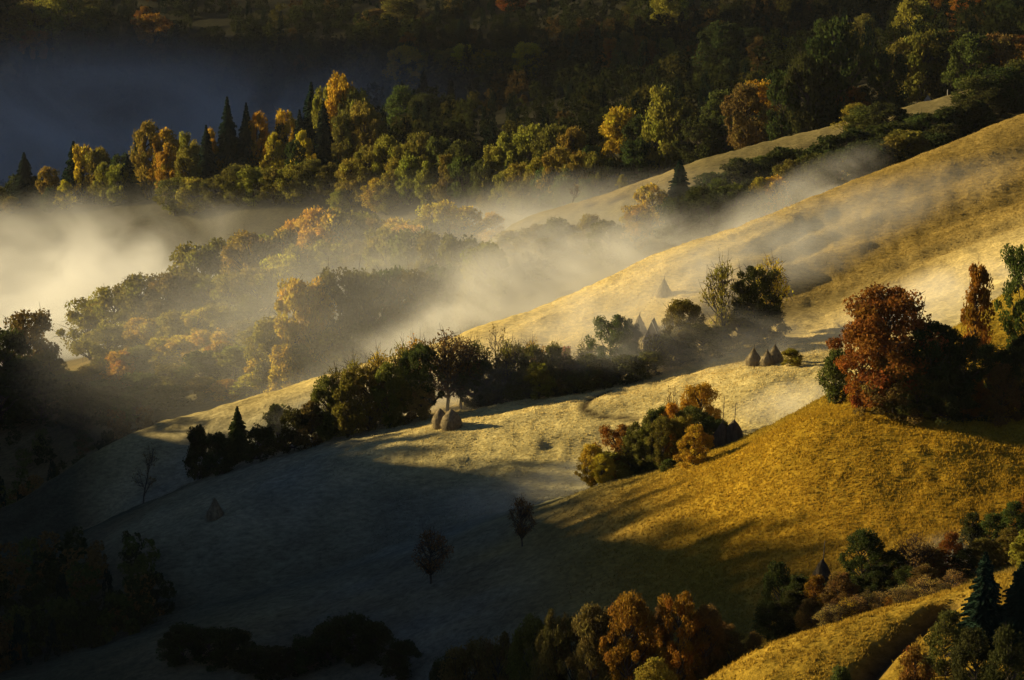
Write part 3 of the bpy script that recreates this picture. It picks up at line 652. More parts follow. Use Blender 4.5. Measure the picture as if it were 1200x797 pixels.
# ---- bushes on the second spur and in the fold behind the bright slope
g = 'trees beside the second spur'
wood([(600,300,36,40,'bush','yg'),(625,312,50,44,'round','yg'),(655,305,50,40,'round','ol'),(690,300,50,40,'egg','yg'),(640,330,50,44,'bush','ol'),(715,312,54,44,'round','ol')], 11, 12, 'in the mist below the second spur', g)
tree('round', 762, 276, 216, 36, 'yl', 11.2, 12, label='bright yellow tree below the dark spruce on the second spur', group=g)
tree('round', 745, 292, 240, 40, 'go', 11.2, 12, label='golden tree left below the bright yellow one', group=g)
tree('spruce', 796, 262, 186, 46, 'sp', 11.3, 12, label='dark spruce standing on the second spur', group=g)
wood([(800,290,60,50,'round','dk'),(830,282,64,54,'round','dk'),(862,276,60,50,'round','gr'),(845,268,60,46,'egg','gr')], 11, 12, 'right of the spruce on the spur', g)
wood([(890,262,54,36,'egg','yg'),(908,258,52,34,'round','yl'),(925,250,64,46,'round','ol'),(955,245,66,50,'round','gr'),(985,236,62,52,'round','dk'),(1015,226,60,50,'round','dk'),(1062,206,52,62,'bush','ol'),(1040,214,50,46,'bush','dk'),(1092,194,44,36,'bush','dk'),(994,220,40,20,'egg','yl'),(1018,176,20,18,'bush','yl')], 11, 12, 'in the fold behind the long slope', g, 3)
tree('egg', 729, 222, 204, 14, 'yg', 11.6, 12.2, label='tiny pale tree on the crest of the second spur', group=g)
tree('bare', 670, 240, 214, 18, 'br', 11.6, 12.2, label='small leaning bare tree on the crest of the second spur', group=g)

# ---- forest row above the fog (far ridge)
for (u, vb, h, w, c) in [(840,236,40,46,'dk'),(866,230,44,46,'dk'),(892,226,44,46,'gr'),(918,220,46,46,'dk'),(946,214,46,46,'dk'),(972,206,48,46,'dk'),(1000,196,44,44,'dk'),(1030,190,44,46,'dk'),(1056,182,40,46,'gr'),(1084,174,42,46,'dk'),(1110,166,40,44,'dk'),(1140,158,40,44,'dk'),(880,250,40,40,'dk'),(910,240,40,40,'dk'),(1020,210,46,44,'dk'),(1045,196,44,44,'dk'),(1070,200,36,44,'ol'),(1105,182,36,44,'dk'),(815,252,40,40,'dk')]:
    tree('bush', u, vb, vb-h, w, c, 11, 11.97, where='in the scrub below the spur crest, ' + ('left part' if u < 900 else 'middle part' if u < 1010 else 'right part'), group=g)
g = 'trees of the forest row above the fog'
WF = 'in the forest row above the fog'
SPR = [(30,240,178,30),(88,238,165,32),(78,240,196,24),(165,236,152,38),(150,238,180,30),(243,226,146,26),(268,220,113,32),(290,218,120,28),(308,216,146,24),(366,206,96,34),(380,206,118,30),(352,212,128,26),(200,232,180,26),(596,236,188,26)]
for (u, vb, vt, w) in SPR: tree('spruce', u, vb, vt, w*1.15, 'sp', 13.3, 14.6, where='at the left end of the forest row' if u < 120 else 'in the middle of the forest row' if u < 260 else 'at the right end of the forest row', group=g)
wood([(4,248,34,30,'round','br'),(48,246,44,30,'round','dk'),(66,244,54,30,'round','go'),(108,240,78,36,'round','go'),(128,238,72,36,'round','yl'),(150,236,62,32,'round','dk'),(186,232,100,40,'round','go'),(206,230,88,36,'round','go'),(226,226,80,34,'egg','ol'),(238,224,74,28,'egg','yg'),(256,222,78,30,'egg','go'),(284,218,62,28,'round','dk'),(312,216,94,34,'round','go'),(336,214,78,30,'egg','dk'),(345,212,92,34,'round','yl'),(392,206,116,36,'round','yg'),(412,202,128,44,'round','go'),(430,200,104,40,'round','ol'),(424,206,112,40,'round','yg')], 13.2, 14.4, WF, g, 2, True)
g = 'trees of the lower forest row in the fog'
wood([(205,252,44,40,'round','ol'),(228,250,42,38,'round','yg'),(252,246,38,38,'round','ol'),(278,244,52,38,'round','ol'),(298,242,46,36,'round','yg'),(320,240,44,36,'round','ol'),(345,238,46,36,'round','yg'),(366,236,50,36,'round','ol'),(386,236,50,34,'egg','ol'),(396,250,34,28,'egg','yg')], 12.9, 13.9, 'in the lower forest row in fog', g, 3)
wood([(425,246,66,44,'round','go'),(445,240,78,46,'round','yg'),(465,238,88,44,'round','ol'),(486,240,80,42,'round','ol'),(508,240,94,44,'round','yg'),(530,238,86,44,'round','ol'),(552,240,84,44,'round','gr'),(440,250,50,40,'bush','yl'),(570,250,30,22,'egg','yg')], 12.8, 14, 'in the middle forest above the fog', g, 3, True)
wood([(592,240,78,44,'round','yg'),(614,238,92,46,'round','yg'),(638,236,100,48,'round','ol'),(662,234,98,48,'round','ol'),(684,230,90,44,'round','yg'),(600,250,60,40,'egg','ol'),(650,248,64,40,'egg','gr'),(676,246,60,40,'egg','gr'),(704,224,60,40,'round','gr')], 12.8, 14, 'in forest behind the second spur', g, 3, True)
wood([(725,206,80,46,'round','go'),(772,204,104,44,'slim','yg'),(752,206,70,44,'round','dk'),(792,200,84,40,'round','ol'),(820,196,60,52,'round','dk'),(850,190,56,50,'round','dk'),(745,214,50,40,'bush','dk'),(880,184,50,46,'round','dk')], 12.8, 14, 'in dark forest beyond the second spur', g, 2)
wood([(886,178,84,46,'round','go'),(870,182,84,44,'round','br'),(845,176,70,42,'round','gr'),(915,172,90,44,'round','dk'),(945,164,100,46,'round','dk'),(965,160,84,46,'round','dk'),(990,156,60,46,'round','br'),(975,158,136,60,'round','dk'),(1000,152,54,36,'egg','or'),(1012,150,50,34,'egg','dk'),(1060,138,90,54,'round','ol'),(1082,134,96,54,'round','ol'),(1040,142,80,44,'round','dk'),(1112,126,92,54,'round','dk'),(1140,120,80,48,'round','gr'),(1156,128,52,48,'bush','gr'),(1172,124,84,52,'round','br'),(1196,112,60,48,'round','or'),(1185,118,44,46,'bush','gr'),(1060,150,30,40,'bush','dk')], 12.4, 13.6, 'in dark forest above the long slope', g, 2)

wood([(1015,168,44,46,'round','gr'),(1040,172,52,48,'round','dk'),(1066,168,36,46,'round','gr'),(1092,166,30,50,'round','dk'),(1118,154,30,50,'round','dk'),(1146,142,52,48,'round','gr'),(1172,132,54,52,'round','dk'),(1198,122,52,48,'round','gr'),(1050,186,44,46,'round','dk'),(1080,176,42,46,'round','gr'),(1130,160,44,44,'round','dk'),(1160,146,44,46,'round','dk'),(1190,134,44,46,'round','dk'),(1000,160,40,40,'egg','yg')], 11.2, 12.15, 'over the right end of the second spur', 'trees beside the second spur', 3)
# ---- single trees that catch the light on the far slope
g = 'sunlit trees of the far slope'
WD = 'on the dim far slope'
def far_wood(spec, where, g):
    for (u, vb, h, w, kd, c) in spec: tree(kd, u, vb, vb-h, w, c, 14.4, 16.95, where=where, group=g)
far_wood([(12,64,56,50,'round','br'),(38,58,56,48,'round','ol'),(62,50,54,46,'round','yg'),(44,66,30,34,'round','or'),(88,58,46,40,'egg','br'),(104,52,44,40,'round','ol'),(86,70,34,34,'round','dk'),(10,100,26,26,'egg','br')], 'in the upper left corner', g)
far_wood([(180,50,34,36,'round','or'),(170,34,26,26,'egg','ru'),(470,32,34,44,'round','ol'),(440,36,26,40,'egg','br'),(536,14,24,30,'round','br'),(600,16,26,34,'round','ru')], 'along the top of the far slope', g)
far_wood([(478,66,28,24,'egg','or'),(474,100,46,36,'round','go'),(508,88,30,34,'round','ol'),(530,88,32,34,'round','yg'),(548,86,34,36,'round','yl'),(568,84,26,28,'round','go'),(600,92,36,36,'round','ol'),(620,90,40,36,'round','yl'),(634,86,34,30,'egg','yg'),(470,152,52,44,'egg','gr'),(500,150,40,40,'round','dk'),(660,100,30,34,'round','dk')], 'in the lit band of the slope', g)
far_wood([(716,84,40,30,'egg','or'),(732,92,56,30,'egg','br'),(752,84,42,34,'round','ru'),(782,84,40,30,'egg','yg'),(786,44,60,44,'round','yg'),(774,40,26,18,'egg','or'),(836,56,32,36,'round','or'),(816,78,26,30,'round','or'),(846,96,70,50,'round','dk'),(914,62,20,26,'round','yl'),(880,72,40,40,'round','dk')], 'on the far slope, upper middle', g)
far_wood([(1010,62,50,40,'egg','ol'),(1072,64,64,44,'round','yg'),(1056,52,24,26,'egg','or'),(1096,30,30,34,'round','or'),(1132,34,36,44,'round','or'),(1152,26,34,40,'round','yg'),(1110,78,42,54,'round','ru'),(1162,86,42,52,'round','br'),(1196,74,34,44,'round','ru'),(1186,40,40,40,'round','dk')], 'on the far slope, upper right', g)
for (u, vb, vt, w) in [(676,88,40,26),(700,70,30,24),(540,60,20,24),(868,80,30,24)]: tree('spruce', u, vb, vt, w, 'sp', 14.4, 16.95, where='on the dim far slope', group=g)

# ---- the far woodland, one dark mass
def woodland(name, spots, hm, pal, spr, dim=1.0):
    tpl = []
    for sd_, pf in ((301, 'round'), (302, 'egg'), (303, 'wide'), (304, 'slim')):
        r = np.random.default_rng(sd_); L = []
        for i in range(26):
            z = r.uniform(.04, .97); th = r.uniform(0, 6.283)
            R = .5*((1-(2*z-1)**2*.9)**.5 if pf == 'round' else (1-z)**.6+.1 if pf == 'slim' else (1-z**2.4)**.5)
            q = R*math.sqrt(r.uniform(.2, 1)); c = np.array([q*math.cos(th), q*math.sin(th), z])
            w = r.normal(size=(24, 3)); w /= np.linalg.norm(w, axis=1)[:, None]
            L.append(c + w*.13*np.array([1, 1, .7]))
        C = np.concatenate(L); tpl.append(cards(C, .052, r))
    R_ = np.random.default_rng(9); VV, FF, CC, HV = [], [], [], []; b = 0
    def put(p, hm):
        nonlocal b
        uu, vv, d = seen(p)
        if vv < -40 and uu > -80: return
        sp = R_.random() < spr; V, Fa = tpl[3 if sp else R_.integers(0, 3)]
        h = R_.uniform(11, 19)*hm*(1.2 if sp else 1); w = h*(.36 if sp else R_.uniform(.7, 1.0)); a = R_.uniform(0, 6.28)
        X = np.stack([(V[:, 0]*math.cos(a)-V[:, 1]*math.sin(a))*w, (V[:, 0]*math.sin(a)+V[:, 1]*math.cos(a))*w, V[:, 2]*h-.4], 1)+p
        c = COLS['sp' if sp else R_.choice(pal)]
        VV.append(X); FF.append(Fa+b); b += len(V)
        CC.append(np.tile(np.array([*c, 1.0])*np.array([R_.uniform(.75, 1.1)*dim]*3+[1]), (len(Fa), 1)))
        HV.append(np.stack([np.clip(R_.normal(.5, .2, len(Fa)), 0, 1), np.clip(R_.normal(.5, .2, len(Fa)), 0, 1), np.ones(len(Fa)), np.ones(len(Fa))], 1))
    for sp_ in spots: put(ground_k(np.array([sp_[0]]), np.array([sp_[1]]))[0] if len(sp_) == 2 else np.array(sp_), hm)
    V = np.concatenate(VV); Fa = np.concatenate(FF)
    m, n, l = mat('woodland_leaves')
    out = n.new('ShaderNodeOutputMaterial'); at = n.new('ShaderNodeAttribute'); at.attribute_name = 'tint'
    lf = n.new('ShaderNodeAttribute'); lf.attribute_name = 'leaf'; sp = n.new('ShaderNodeSeparateColor'); l.new(lf.outputs['Color'], sp.inputs[0])
    hs = n.new('ShaderNodeHueSaturation'); mr = n.new('ShaderNodeMapRange'); mr.inputs[3].default_value = .6; mr.inputs[4].default_value = 1.4
    l.new(sp.outputs[1], mr.inputs[0]); l.new(mr.outputs[0], hs.inputs['Value']); l.new(at.outputs['Color'], hs.inputs['Color'])
    d = n.new('ShaderNodeBsdfDiffuse'); t = n.new('ShaderNodeBsdfTranslucent'); mx = n.new('ShaderNodeMixShader'); mx.inputs[0].default_value = .45
    l.new(hs.outputs[0], d.inputs[0]); l.new(hs.outputs[0], t.inputs[0]); l.new(d.outputs[0], mx.inputs[1]); l.new(t.outputs[0], mx.inputs[2]); l.new(mx.outputs[0], out.inputs[0])
    me = new_mesh(name, V, Fa, [m], smooth=False)
    for nm, A in (('tint', CC), ('leaf', HV)):
        x = me.attributes.new(nm, 'FLOAT_COLOR', 'FACE'); x.data.foreach_set('color', np.concatenate(A).astype(np.float32).ravel())
    o = bpy.data.objects.new(name, me); o['kind'] = 'stuff'; link(o)
R2 = random.Random(8); spots = []
k = 14.45
while k < 16.98:
    u = -120 + R2.uniform(0, 20)
    while u < 1330:
        spots.append((u, k+R2.uniform(-.06, .06))); u += R2.uniform(20, 34)*(1.0 if k < 16 else .62 if u < 560 else .9)
    k += .17 if k < 15.7 else .038
woodland('far_woodland', spots, .78, ['dk', 'dk', 'dk', 'gr', 'dk', 'dk', 'ol', 'dk', 'br', 'gr'], .25, .42)  # leaf colours dimmed to stand in for shade on the far slope
spots = []
for k, u0, u1 in [(5.7,-140,190),(5.9,-140,200),(6.1,-140,210),(6.4,-140,190),(6.7,-140,150),(7.0,-140,120),(7.3,-140,110),(10.6,-140,60),(10.8,-140,110),(11.0,-140,170),(11.2,-140,200),(11.35,-140,190),(11.5,-140,110)]:
    u = u0
    while u < u1: spots.append((u+R2.uniform(-8, 8), k+R2.uniform(-.1, .1))); u += R2.uniform(22, 34)
woodland('valley_thicket', spots, .42, ['dk', 'dk', 'gr', 'br'], .08)
# loose trees added out of view along the left ridge top: their gaps break up the edge of the shade
spots = []
S2 = GX*SN[0] + GY*SN[1]; T2 = GX*SA[0] + GY*SA[1]; rp = np.array(R1)
cand = np.argwhere((S2 > 190) & (S2 < 580) & (np.abs(T2-np.interp(S2, rp[:, 0], rp[:, 2])) < 22) & (UU[None, :] < -150))
R2.shuffle(cand := [tuple(c) for c in cand])
for (i, j) in cand:
    q = (float(GX[i, j]), float(GY[i, j]), float(GZ[i, j]))
    if all((q[0]-w[0])**2+(q[1]-w[1])**2 > 30 for w in spots): spots.append(q)
    if len(spots) > 150: break
woodland('added_ridge_trees', spots, .5, ['dk', 'gr', 'ol'], .1)

# ------------------------------------------------------------------ haystacks
def haystack(u, vb, vt, wpx, prof, k0, k1, label, pole=None, group='haystacks on the slopes', hm=None):
    k = k_of(u, vb, k0, k1); p = ground_k(np.array([float(u)]), np.array([k]))[0]; uu, vv, d = seen(p)
    h = (vv-vt)*d/F; w = wpx*d/F/2; r = np.random.default_rng(int(u*7))
    P = {'hive': [(0,.86),(.12,.95),(.3,1.0),(.5,.93),(.66,.76),(.8,.52),(.9,.30),(.97,.12),(1.0,.02)],
         'cone': [(0,.92),(.10,1.0),(.24,.97),(.42,.76),(.6,.52),(.76,.32),(.89,.15),(1.0,.02)],
         'drop': [(0,.80),(.14,.94),(.3,1.0),(.46,.84),(.6,.58),(.74,.34),(.88,.16),(1.0,.02)]}[prof]
    zs = np.array([a for a, _ in P]); rs = np.array([b for _, b in P]); q = np.linspace(0, 1, 26); R = pchip(zs, rs, q); ns = 30
    th = np.arange(ns)/ns*2*np.pi
    TH, Z = np.meshgrid(th, q); RR = R[:, None]*(1+.06*vnoise(TH*2.2, Z*5, int(u))+.05*r.normal(size=TH.shape)+.05*vnoise(TH*1.3, Z*2, int(u)+9))
    X = np.stack([RR*np.cos(TH)*w, RR*np.sin(TH)*w, Z*h - .12], -1).reshape(-1, 3)
    X[:, 2] -= .04*h*r.random(len(X))*(X[:, 2] > .1)
    Fa = [(i*ns+j, i*ns+(j+1) % ns, (i+1)*ns+(j+1) % ns, (i+1)*ns+j) for i in range(25) for j in range(ns)]
    # hanging wisps of hay on the flanks
    m = 900; zz = r.random(m)**1.2*.95; t2 = r.uniform(0, 6.283, m); r2 = pchip(zs, rs, zz)*w*1.01
    c = np.stack([r2*np.cos(t2), r2*np.sin(t2), zz*h-.12], 1); tg = np.stack([-np.sin(t2), np.cos(t2), 0*t2], 1); o2 = np.stack([np.cos(t2), np.sin(t2), 0*t2], 1)
    dn = np.array([0, 0, -1.])+.5*o2+.35*r.normal(size=(m, 1))*tg; L = r.uniform(.15, .5, m)[:, None]; b = len(X)
    W2 = np.stack([c-tg*.03-o2*.05, c+tg*.03-o2*.05, c+dn*L+tg*.02+o2*.06, c+dn*L-tg*.02+o2*.06], 1).reshape(-1, 3)
    Fa = Fa + [tuple(b+4*i+j for j in range(4)) for i in range(m)]
    o = bpy.data.objects.new('haystack', None); link(o); o.location = p; o['category'] = 'haystack'; o['label'] = label; o['group'] = group
    link(bpy.data.objects.new('hay', new_mesh('hay', np.concatenate([X, W2]), Fa, [hm or M_HAY])), o)
    if pole is not None:
        ph = (vv-pole)*d/F; e = .035*ph
        pv, pf = tubes([(np.array([[0, 0, -.2], [e*.3, 0, ph*.5], [e, 0, ph]]), [.075, .06, .04])], 6)
        link(bpy.data.objects.new('pole', new_mesh('pole', pv, pf, [M_POLE])), o)
    return o
haystack(516, 501, 477, 19, 'hive', 6.5, 7.8, 'left haystack of the pair on the sunny meadow, half hidden behind the other')
haystack(529, 502.5, 478, 24, 'hive', 6.4, 7.6, 'right haystack of the pair on the sunny meadow, standing in front')
haystack(778, 346, 325, 17, 'cone', 8.6, 10, 'lone pointed haystack on the bright misty slope', pole=323)
haystack(749, 392, 367, 19, 'cone', 8.1, 9.2, 'pointed haystack behind the misty hut in the hedge', pole=365)
haystack(883, 427, 406, 19, 'drop', 6.8, 7.9, 'left haystack of the hazy group at the right end of the meadow', pole=403)
haystack(899, 428, 408, 16, 'drop', 6.7, 7.9, 'middle haystack of the hazy group, leaning against the rear one', pole=406)
haystack(908, 424, 402, 19, 'drop', 7.0, 8, 'rear right haystack of the hazy group beside a bush', pole=400)
haystack(860, 515, 490, 21, 'hive', 5.05, 5.9, 'dark haystack with a tall pole beside the thicket, right one', pole=472, hm=M_SHADEHAY)
haystack(846, 516, 493, 19, 'hive', 5.05, 5.9, 'dark haystack with a tall pole touching the thicket, left one', pole=464, hm=M_SHADEHAY)
haystack(963, 700, 652, 25, 'hive', 1.9, 2.9, 'dark pointed hayrick with a pole among the bushes of the hollow', pole=632, hm=M_SHADEHAY)
haystack(252, 607, 581, 20, 'cone', 6, 7.6, 'lone dark haystack in the blue shade of the meadow')

# ------------------------------------------------------------------ hut, shed and posts
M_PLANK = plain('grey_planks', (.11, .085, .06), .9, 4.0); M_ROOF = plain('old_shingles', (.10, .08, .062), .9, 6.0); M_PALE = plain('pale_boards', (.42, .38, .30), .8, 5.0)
def boxm(name, lo, hi, m, parent, rot=None):
    (x0, y0, z0), (x1, y1, z1) = lo, hi
    V = [(x0,y0,z0),(x1,y0,z0),(x1,y1,z0),(x0,y1,z0),(x0,y0,z1),(x1,y0,z1),(x1,y1,z1),(x0,y1,z1)]
    Fa = [(0,3,2,1),(4,5,6,7),(0,1,5,4),(1,2,6,5),(2,3,7,6),(3,0,4,7)]
    return link(bpy.data.objects.new(name, new_mesh(name, V, Fa, [m], smooth=False)), parent)
def slab(name, quad, t, m, parent):
    q = np.array(quad, float); n = np.cross(q[1]-q[0], q[3]-q[0]); n /= np.linalg.norm(n)
    V = np.concatenate([q, q-n*t]); Fa = [(0,1,2,3),(7,6,5,4),(0,4,5,1),(1,5,6,2),(2,6,7,3),(3,7,4,0)]
    return link(bpy.data.objects.new(name, new_mesh(name, V, Fa, [m], smooth=False)), parent)
def hut(name, u, vb, k0, k1, w, l, wall, top, rz, label, cat, pale=False):
    k = k_of(u, vb, k0, k1); p = ground_k(np.array([float(u)]), np.array([k]))[0]
    o = bpy.data.objects.new(name, None); link(o); o.location = p; o.rotation_euler = (0, 0, math.radians(rz)); o['label'] = label; o['category'] = cat
    a, b = w/2, l/2
    V = [(-a,-b,-.5),(a,-b,-.5),(a,b,-.5),(-a,b,-.5),(-a,-b,wall),(a,-b,wall),(a,b,wall),(-a,b,wall),(0,-b,top-.12),(0,b,top-.12)]
    me = bpy.data.meshes.new('wall'); me.from_pydata(V, [], [(0,1,5,8,4),(2,3,7,9,6),(1,2,6,5),(3,0,4,7),(0,3,2,1)]); me.materials.append(M_PALE if pale else M_PLANK)
    link(bpy.data.objects.new('wall', me), o)
    e = .35; sl = (top-wall)/a; ze = wall-sl*e
    for s_ in (-1, 1):
        q = [(s_*(a+e),-b-e,ze),(0,-b-e,top),(0,b+e,top),(s_*(a+e),b+e,ze)]
        slab('roof', q if s_ < 0 else q[::-1], .10 if s_ < 0 else .10, M_ROOF, o)
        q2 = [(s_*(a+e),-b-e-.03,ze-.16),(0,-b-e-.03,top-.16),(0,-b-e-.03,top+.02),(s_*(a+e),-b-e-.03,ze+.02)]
        slab('rim_lit_edge', q2 if s_ < 0 else q2[::-1], .03, M_PALE, o)  # pale strip painted in as the sunlit rim of the roof edge
    boxm('door', (-.45,-b-.05,0), (.45,-b-.006,1.75), M_PLANK if pale else M_ROOF, o)
    return o
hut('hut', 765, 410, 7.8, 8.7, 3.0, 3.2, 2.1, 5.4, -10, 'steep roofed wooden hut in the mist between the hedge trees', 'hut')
hut('shed', 1087, 124, 12.4, 13.4, 1.6, 2.0, 1.7, 2.9, -12, 'tiny pale shed under the yellow-green trees above the long slope', 'shed', pale=True)
def post(u, vb, vt, k0, k1, label):
    p = ground_k(np.array([float(u)]), np.array([k_of(u, vb, k0, k1)]))[0]; uu, vv, d = seen(p); h = (vv-vt)*d/F
    V, Fa = tubes([(np.array([[0, 0, -.4], [0, .02, h*.5], [.03, 0, h]]), [.13, .12, .11])], 6)
    o = bpy.data.objects.new('post', new_mesh('post', V, Fa, [M_PALE])); link(o); o.location = p
    o['label'] = label; o['category'] = 'post'; o['group'] = 'posts by the pale shed'
post(1110, 124, 105, 12.4, 13.4, 'thin grey post right of the tiny pale shed')
post(1078, 126, 107, 12.4, 13.4, 'thin grey post left of the tiny pale shed')

# ------------------------------------------------------------------ rough grass
def grass():
    r = np.random.default_rng(4)
    GXY = []
    for (k0, k1, u0, u1, n) in [(.25, 1.25, 780, 1230, 22000), (1.9, 5.0, 640, 1240, 80000), (6.0, 8.0, 330, 1060, 30000), (8.6, 10.0, 560, 1230, 20000)]:
        u = r.uniform(u0, u1, n); k = r.uniform(k0, k1, n)
        keep = .5*vnoise(u/26, k*22, 5)+vnoise(u/5, k*40, 6)*.5+r.uniform(-.6, .6, n) > -.5
        keep &= r.random(n) < sstep(u0-10, u0+190, u)
        tr = bil(TR, np.interp(u, UU, np.arange(len(UU))), np.interp(k, KK, np.arange(len(KK))))
        keep &= (tr < .35) & ((k0 > 1) | (vnoise(u/9, k*22, 15)+.5*vnoise(u/3, k*60, 16) > -.12))
        p = ground_k(u[keep], k[keep]); GXY.append((p, u[keep], k[keep]))
    P = np.concatenate([a for a, _, _ in GXY]); kk = np.concatenate([c for _, _, c in GXY]); uu_ = np.concatenate([c for _, c, _ in GXY]); n = len(P)
    V, T_ = [], []
    for j in range(3):
        a = r.uniform(0, 6.283, n); h = r.uniform(.12, .36, n)*np.where(kk < 6, 1, .8); w = r.uniform(.05, .13, n); ln = r.normal(0, .14, (n, 2)); q = P + np.concatenate([r.normal(0, .09, (n, 2)), np.full((n, 1), -.05)], 1)
        dx = np.stack([np.cos(a)*w, np.sin(a)*w, 0*a], 1)
        V.append(np.stack([q-dx, q+dx, q+np.concatenate([ln, h[:, None]], 1)], 1))
    V = np.concatenate(V).reshape(-1, 3); Fa = np.arange(len(V)).reshape(-1, 3)
    iu = np.interp(uu_, UU, np.arange(len(UU))); ik = np.interp(kk, KK, np.arange(len(KK)))
    base = np.stack([bil(TINT[..., j], iu, ik) for j in range(3)], 1)
    c = base*r.uniform(.95, 1.5, (n, 1)); c = np.concatenate([c, np.ones((n, 1))], 1)
    m, nn, l = mat('dry_grass'); out = nn.new('ShaderNodeOutputMaterial'); at = nn.new('ShaderNodeAttribute'); at.attribute_name = 'tint'
    d = nn.new('ShaderNodeBsdfDiffuse'); t = nn.new('ShaderNodeBsdfTranslucent'); mx = nn.new('ShaderNodeMixShader'); mx.inputs[0].default_value = .45
    l.new(at.outputs['Color'], d.inputs[0]); l.new(at.outputs['Color'], t.inputs[0]); l.new(d.outputs[0], mx.inputs[1]); l.new(t.outputs[0], mx.inputs[2]); l.new(mx.outputs[0], out.inputs[0])
    me = new_mesh('grass', V, Fa, [m], smooth=False); x = me.attributes.new('tint', 'FLOAT_COLOR', 'FACE'); x.data.foreach_set('color', np.tile(c, (3, 1)).astype(np.float32).ravel())
    o = bpy.data.objects.new('grass', me); o['kind'] = 'stuff'; link(o)
grass()

# ------------------------------------------------------------------ morning mist lying in the folds
def mist_material(dens, scale, lo, hi, fall, aniso=.2):
    m, n, l = mat('mist')
    out = n.new('ShaderNodeOutputMaterial'); pv = n.new('ShaderNodeVolumePrincipled')
    pv.inputs['Color'].default_value = (.94, .93, .90, 1); pv.inputs['Anisotropy'].default_value = aniso
    tc = n.new('ShaderNodeTexCoord'); ge = n.new('ShaderNodeNewGeometry')
    dt = n.new('ShaderNodeVectorMath'); dt.operation = 'DOT_PRODUCT'; l.new(tc.outputs['Object'], dt.inputs[0]); l.new(tc.outputs['Object'], dt.inputs[1])
    sub = n.new('ShaderNodeMath'); sub.operation = 'SUBTRACT'; sub.use_clamp = True; sub.inputs[0].default_value = 1; l.new(dt.outputs['Value'], sub.inputs[1])
    pw = n.new('ShaderNodeMath'); pw.operation = 'POWER'; l.new(sub.outputs[0], pw.inputs[0]); pw.inputs[1].default_value = fall
    mp = n.new('ShaderNodeMapping'); mp.inputs['Scale'].default_value = (scale, scale*.8, scale*1.5); mp.inputs['Rotation'].default_value = (0, .5, 0)
    l.new(ge.outputs['Position'], mp.inputs[0])
    no = n.new('ShaderNodeTexNoise'); no.inputs['Scale'].default_value = 1; no.inputs['Detail'].default_value = 5; no.inputs['Roughness'].default_value = .62; no.inputs['Distortion'].default_value = 1.1
    l.new(mp.outputs[0], no.inputs['Vector'])
    mr = n.new('ShaderNodeMapRange'); mr.interpolation_type = 'SMOOTHSTEP'; mr.inputs[1].default_value = lo; mr.inputs[2].default_value = hi; mr.inputs[3].default_value = .04; mr.inputs[4].default_value = 1
    l.new(no.outputs[0], mr.inputs[0])
    a = n.new('ShaderNodeMath'); a.operation = 'MULTIPLY'; l.new(pw.outputs[0], a.inputs[0]); l.new(mr.outputs[0], a.inputs[1])
    b = n.new('ShaderNodeMath'); b.operation = 'MULTIPLY'; l.new(a.outputs[0], b.inputs[0]); b.inputs[1].default_value = dens
    l.new(b.outputs[0], pv.inputs['Density']); l.new(pv.outputs[0], out.inputs['Volume'])
    return m
def ico():
    import bmesh
    bm = bmesh.new(); bmesh.ops.create_icosphere(bm, subdivisions=3, radius=1.02)
    me = bpy.data.meshes.new('mist_bank'); bm.to_mesh(me); bm.free(); return me
ICO = ico()
MM = {}
def mist(u, k, up, rx, ry, rz, dens, scale=.03, lo=.35, hi=.65, fall=1.2, roll=0, yaw=0, name='mist_bank'):
    """one bank of mist: centre over the ground at (u, k), raised by up; half sizes in metres"""
    p = ground_k(np.array([float(u)]), np.array([float(k)]))[0]
    key = (dens, scale, lo, hi, fall)
    if key not in MM: MM[key] = mist_material(*key)
    me = ICO.copy(); me.materials.append(MM[key])
    o = bpy.data.objects.new(name, me); link(o); o['kind'] = 'stuff'
    o.location = (p[0], p[1], p[2]+up); o.scale = (rx, ry, rz); o.rotation_euler = (0, math.radians(-roll), math.radians(yaw))
    return o
# the fog lake in the valley on the left
mist(40, 12.75, 8, 95, 75, 32, .055, .026, .34, .70, fall=2.0)
mist(-220, 12.7, 4, 100, 85, 18, .010, .022, .3, .75)
mist(140, 13.6, 3, 130, 60, 24, .030, .025, .33, .70, fall=2.2, roll=3)
mist(100, 12.4, 18, 24, 20, 22, .065, .05, .38, .64, roll=35)
mist(150, 12.7, 17, 26, 22, 19, .055, .05, .38, .64, roll=30)
mist(215, 12.8, 17, 22, 20, 14, .035, .05, .38, .64, roll=28)
mist(330, 12.8, 8, 64, 50, 20, .018, .03, .32, .68, roll=6)
mist(500, 12.8, 8, 54, 40, 18, .018, .03, .32, .68, roll=10)
mist(620, 12.7, 5, 36, 34, 12, .014, .03, .32, .68, roll=14)
# the thin golden veil over the whole valley on the left
mist(430, 11.3, 10, 82, 75, 38, .0054, .02, .25, .75, fall=1.0, roll=8)
mist(540, 11.6, 2, 80, 70, 24, .0040, .02, .25, .75, fall=1.0, roll=12)
mist(230, 11.65, 13, 62, 45, 17, .0034, .03, .32, .68, roll=18)
mist(420, 11.5, 13, 66, 48, 20, .0026, .03, .32, .68, roll=16)
mist(560, 11.4, 12, 50, 45, 16, .0042, .03, .32, .68, roll=18)
mist(330, 10.8, 2, 20, 22, 8, .014, .05, .36, .64, roll=22)
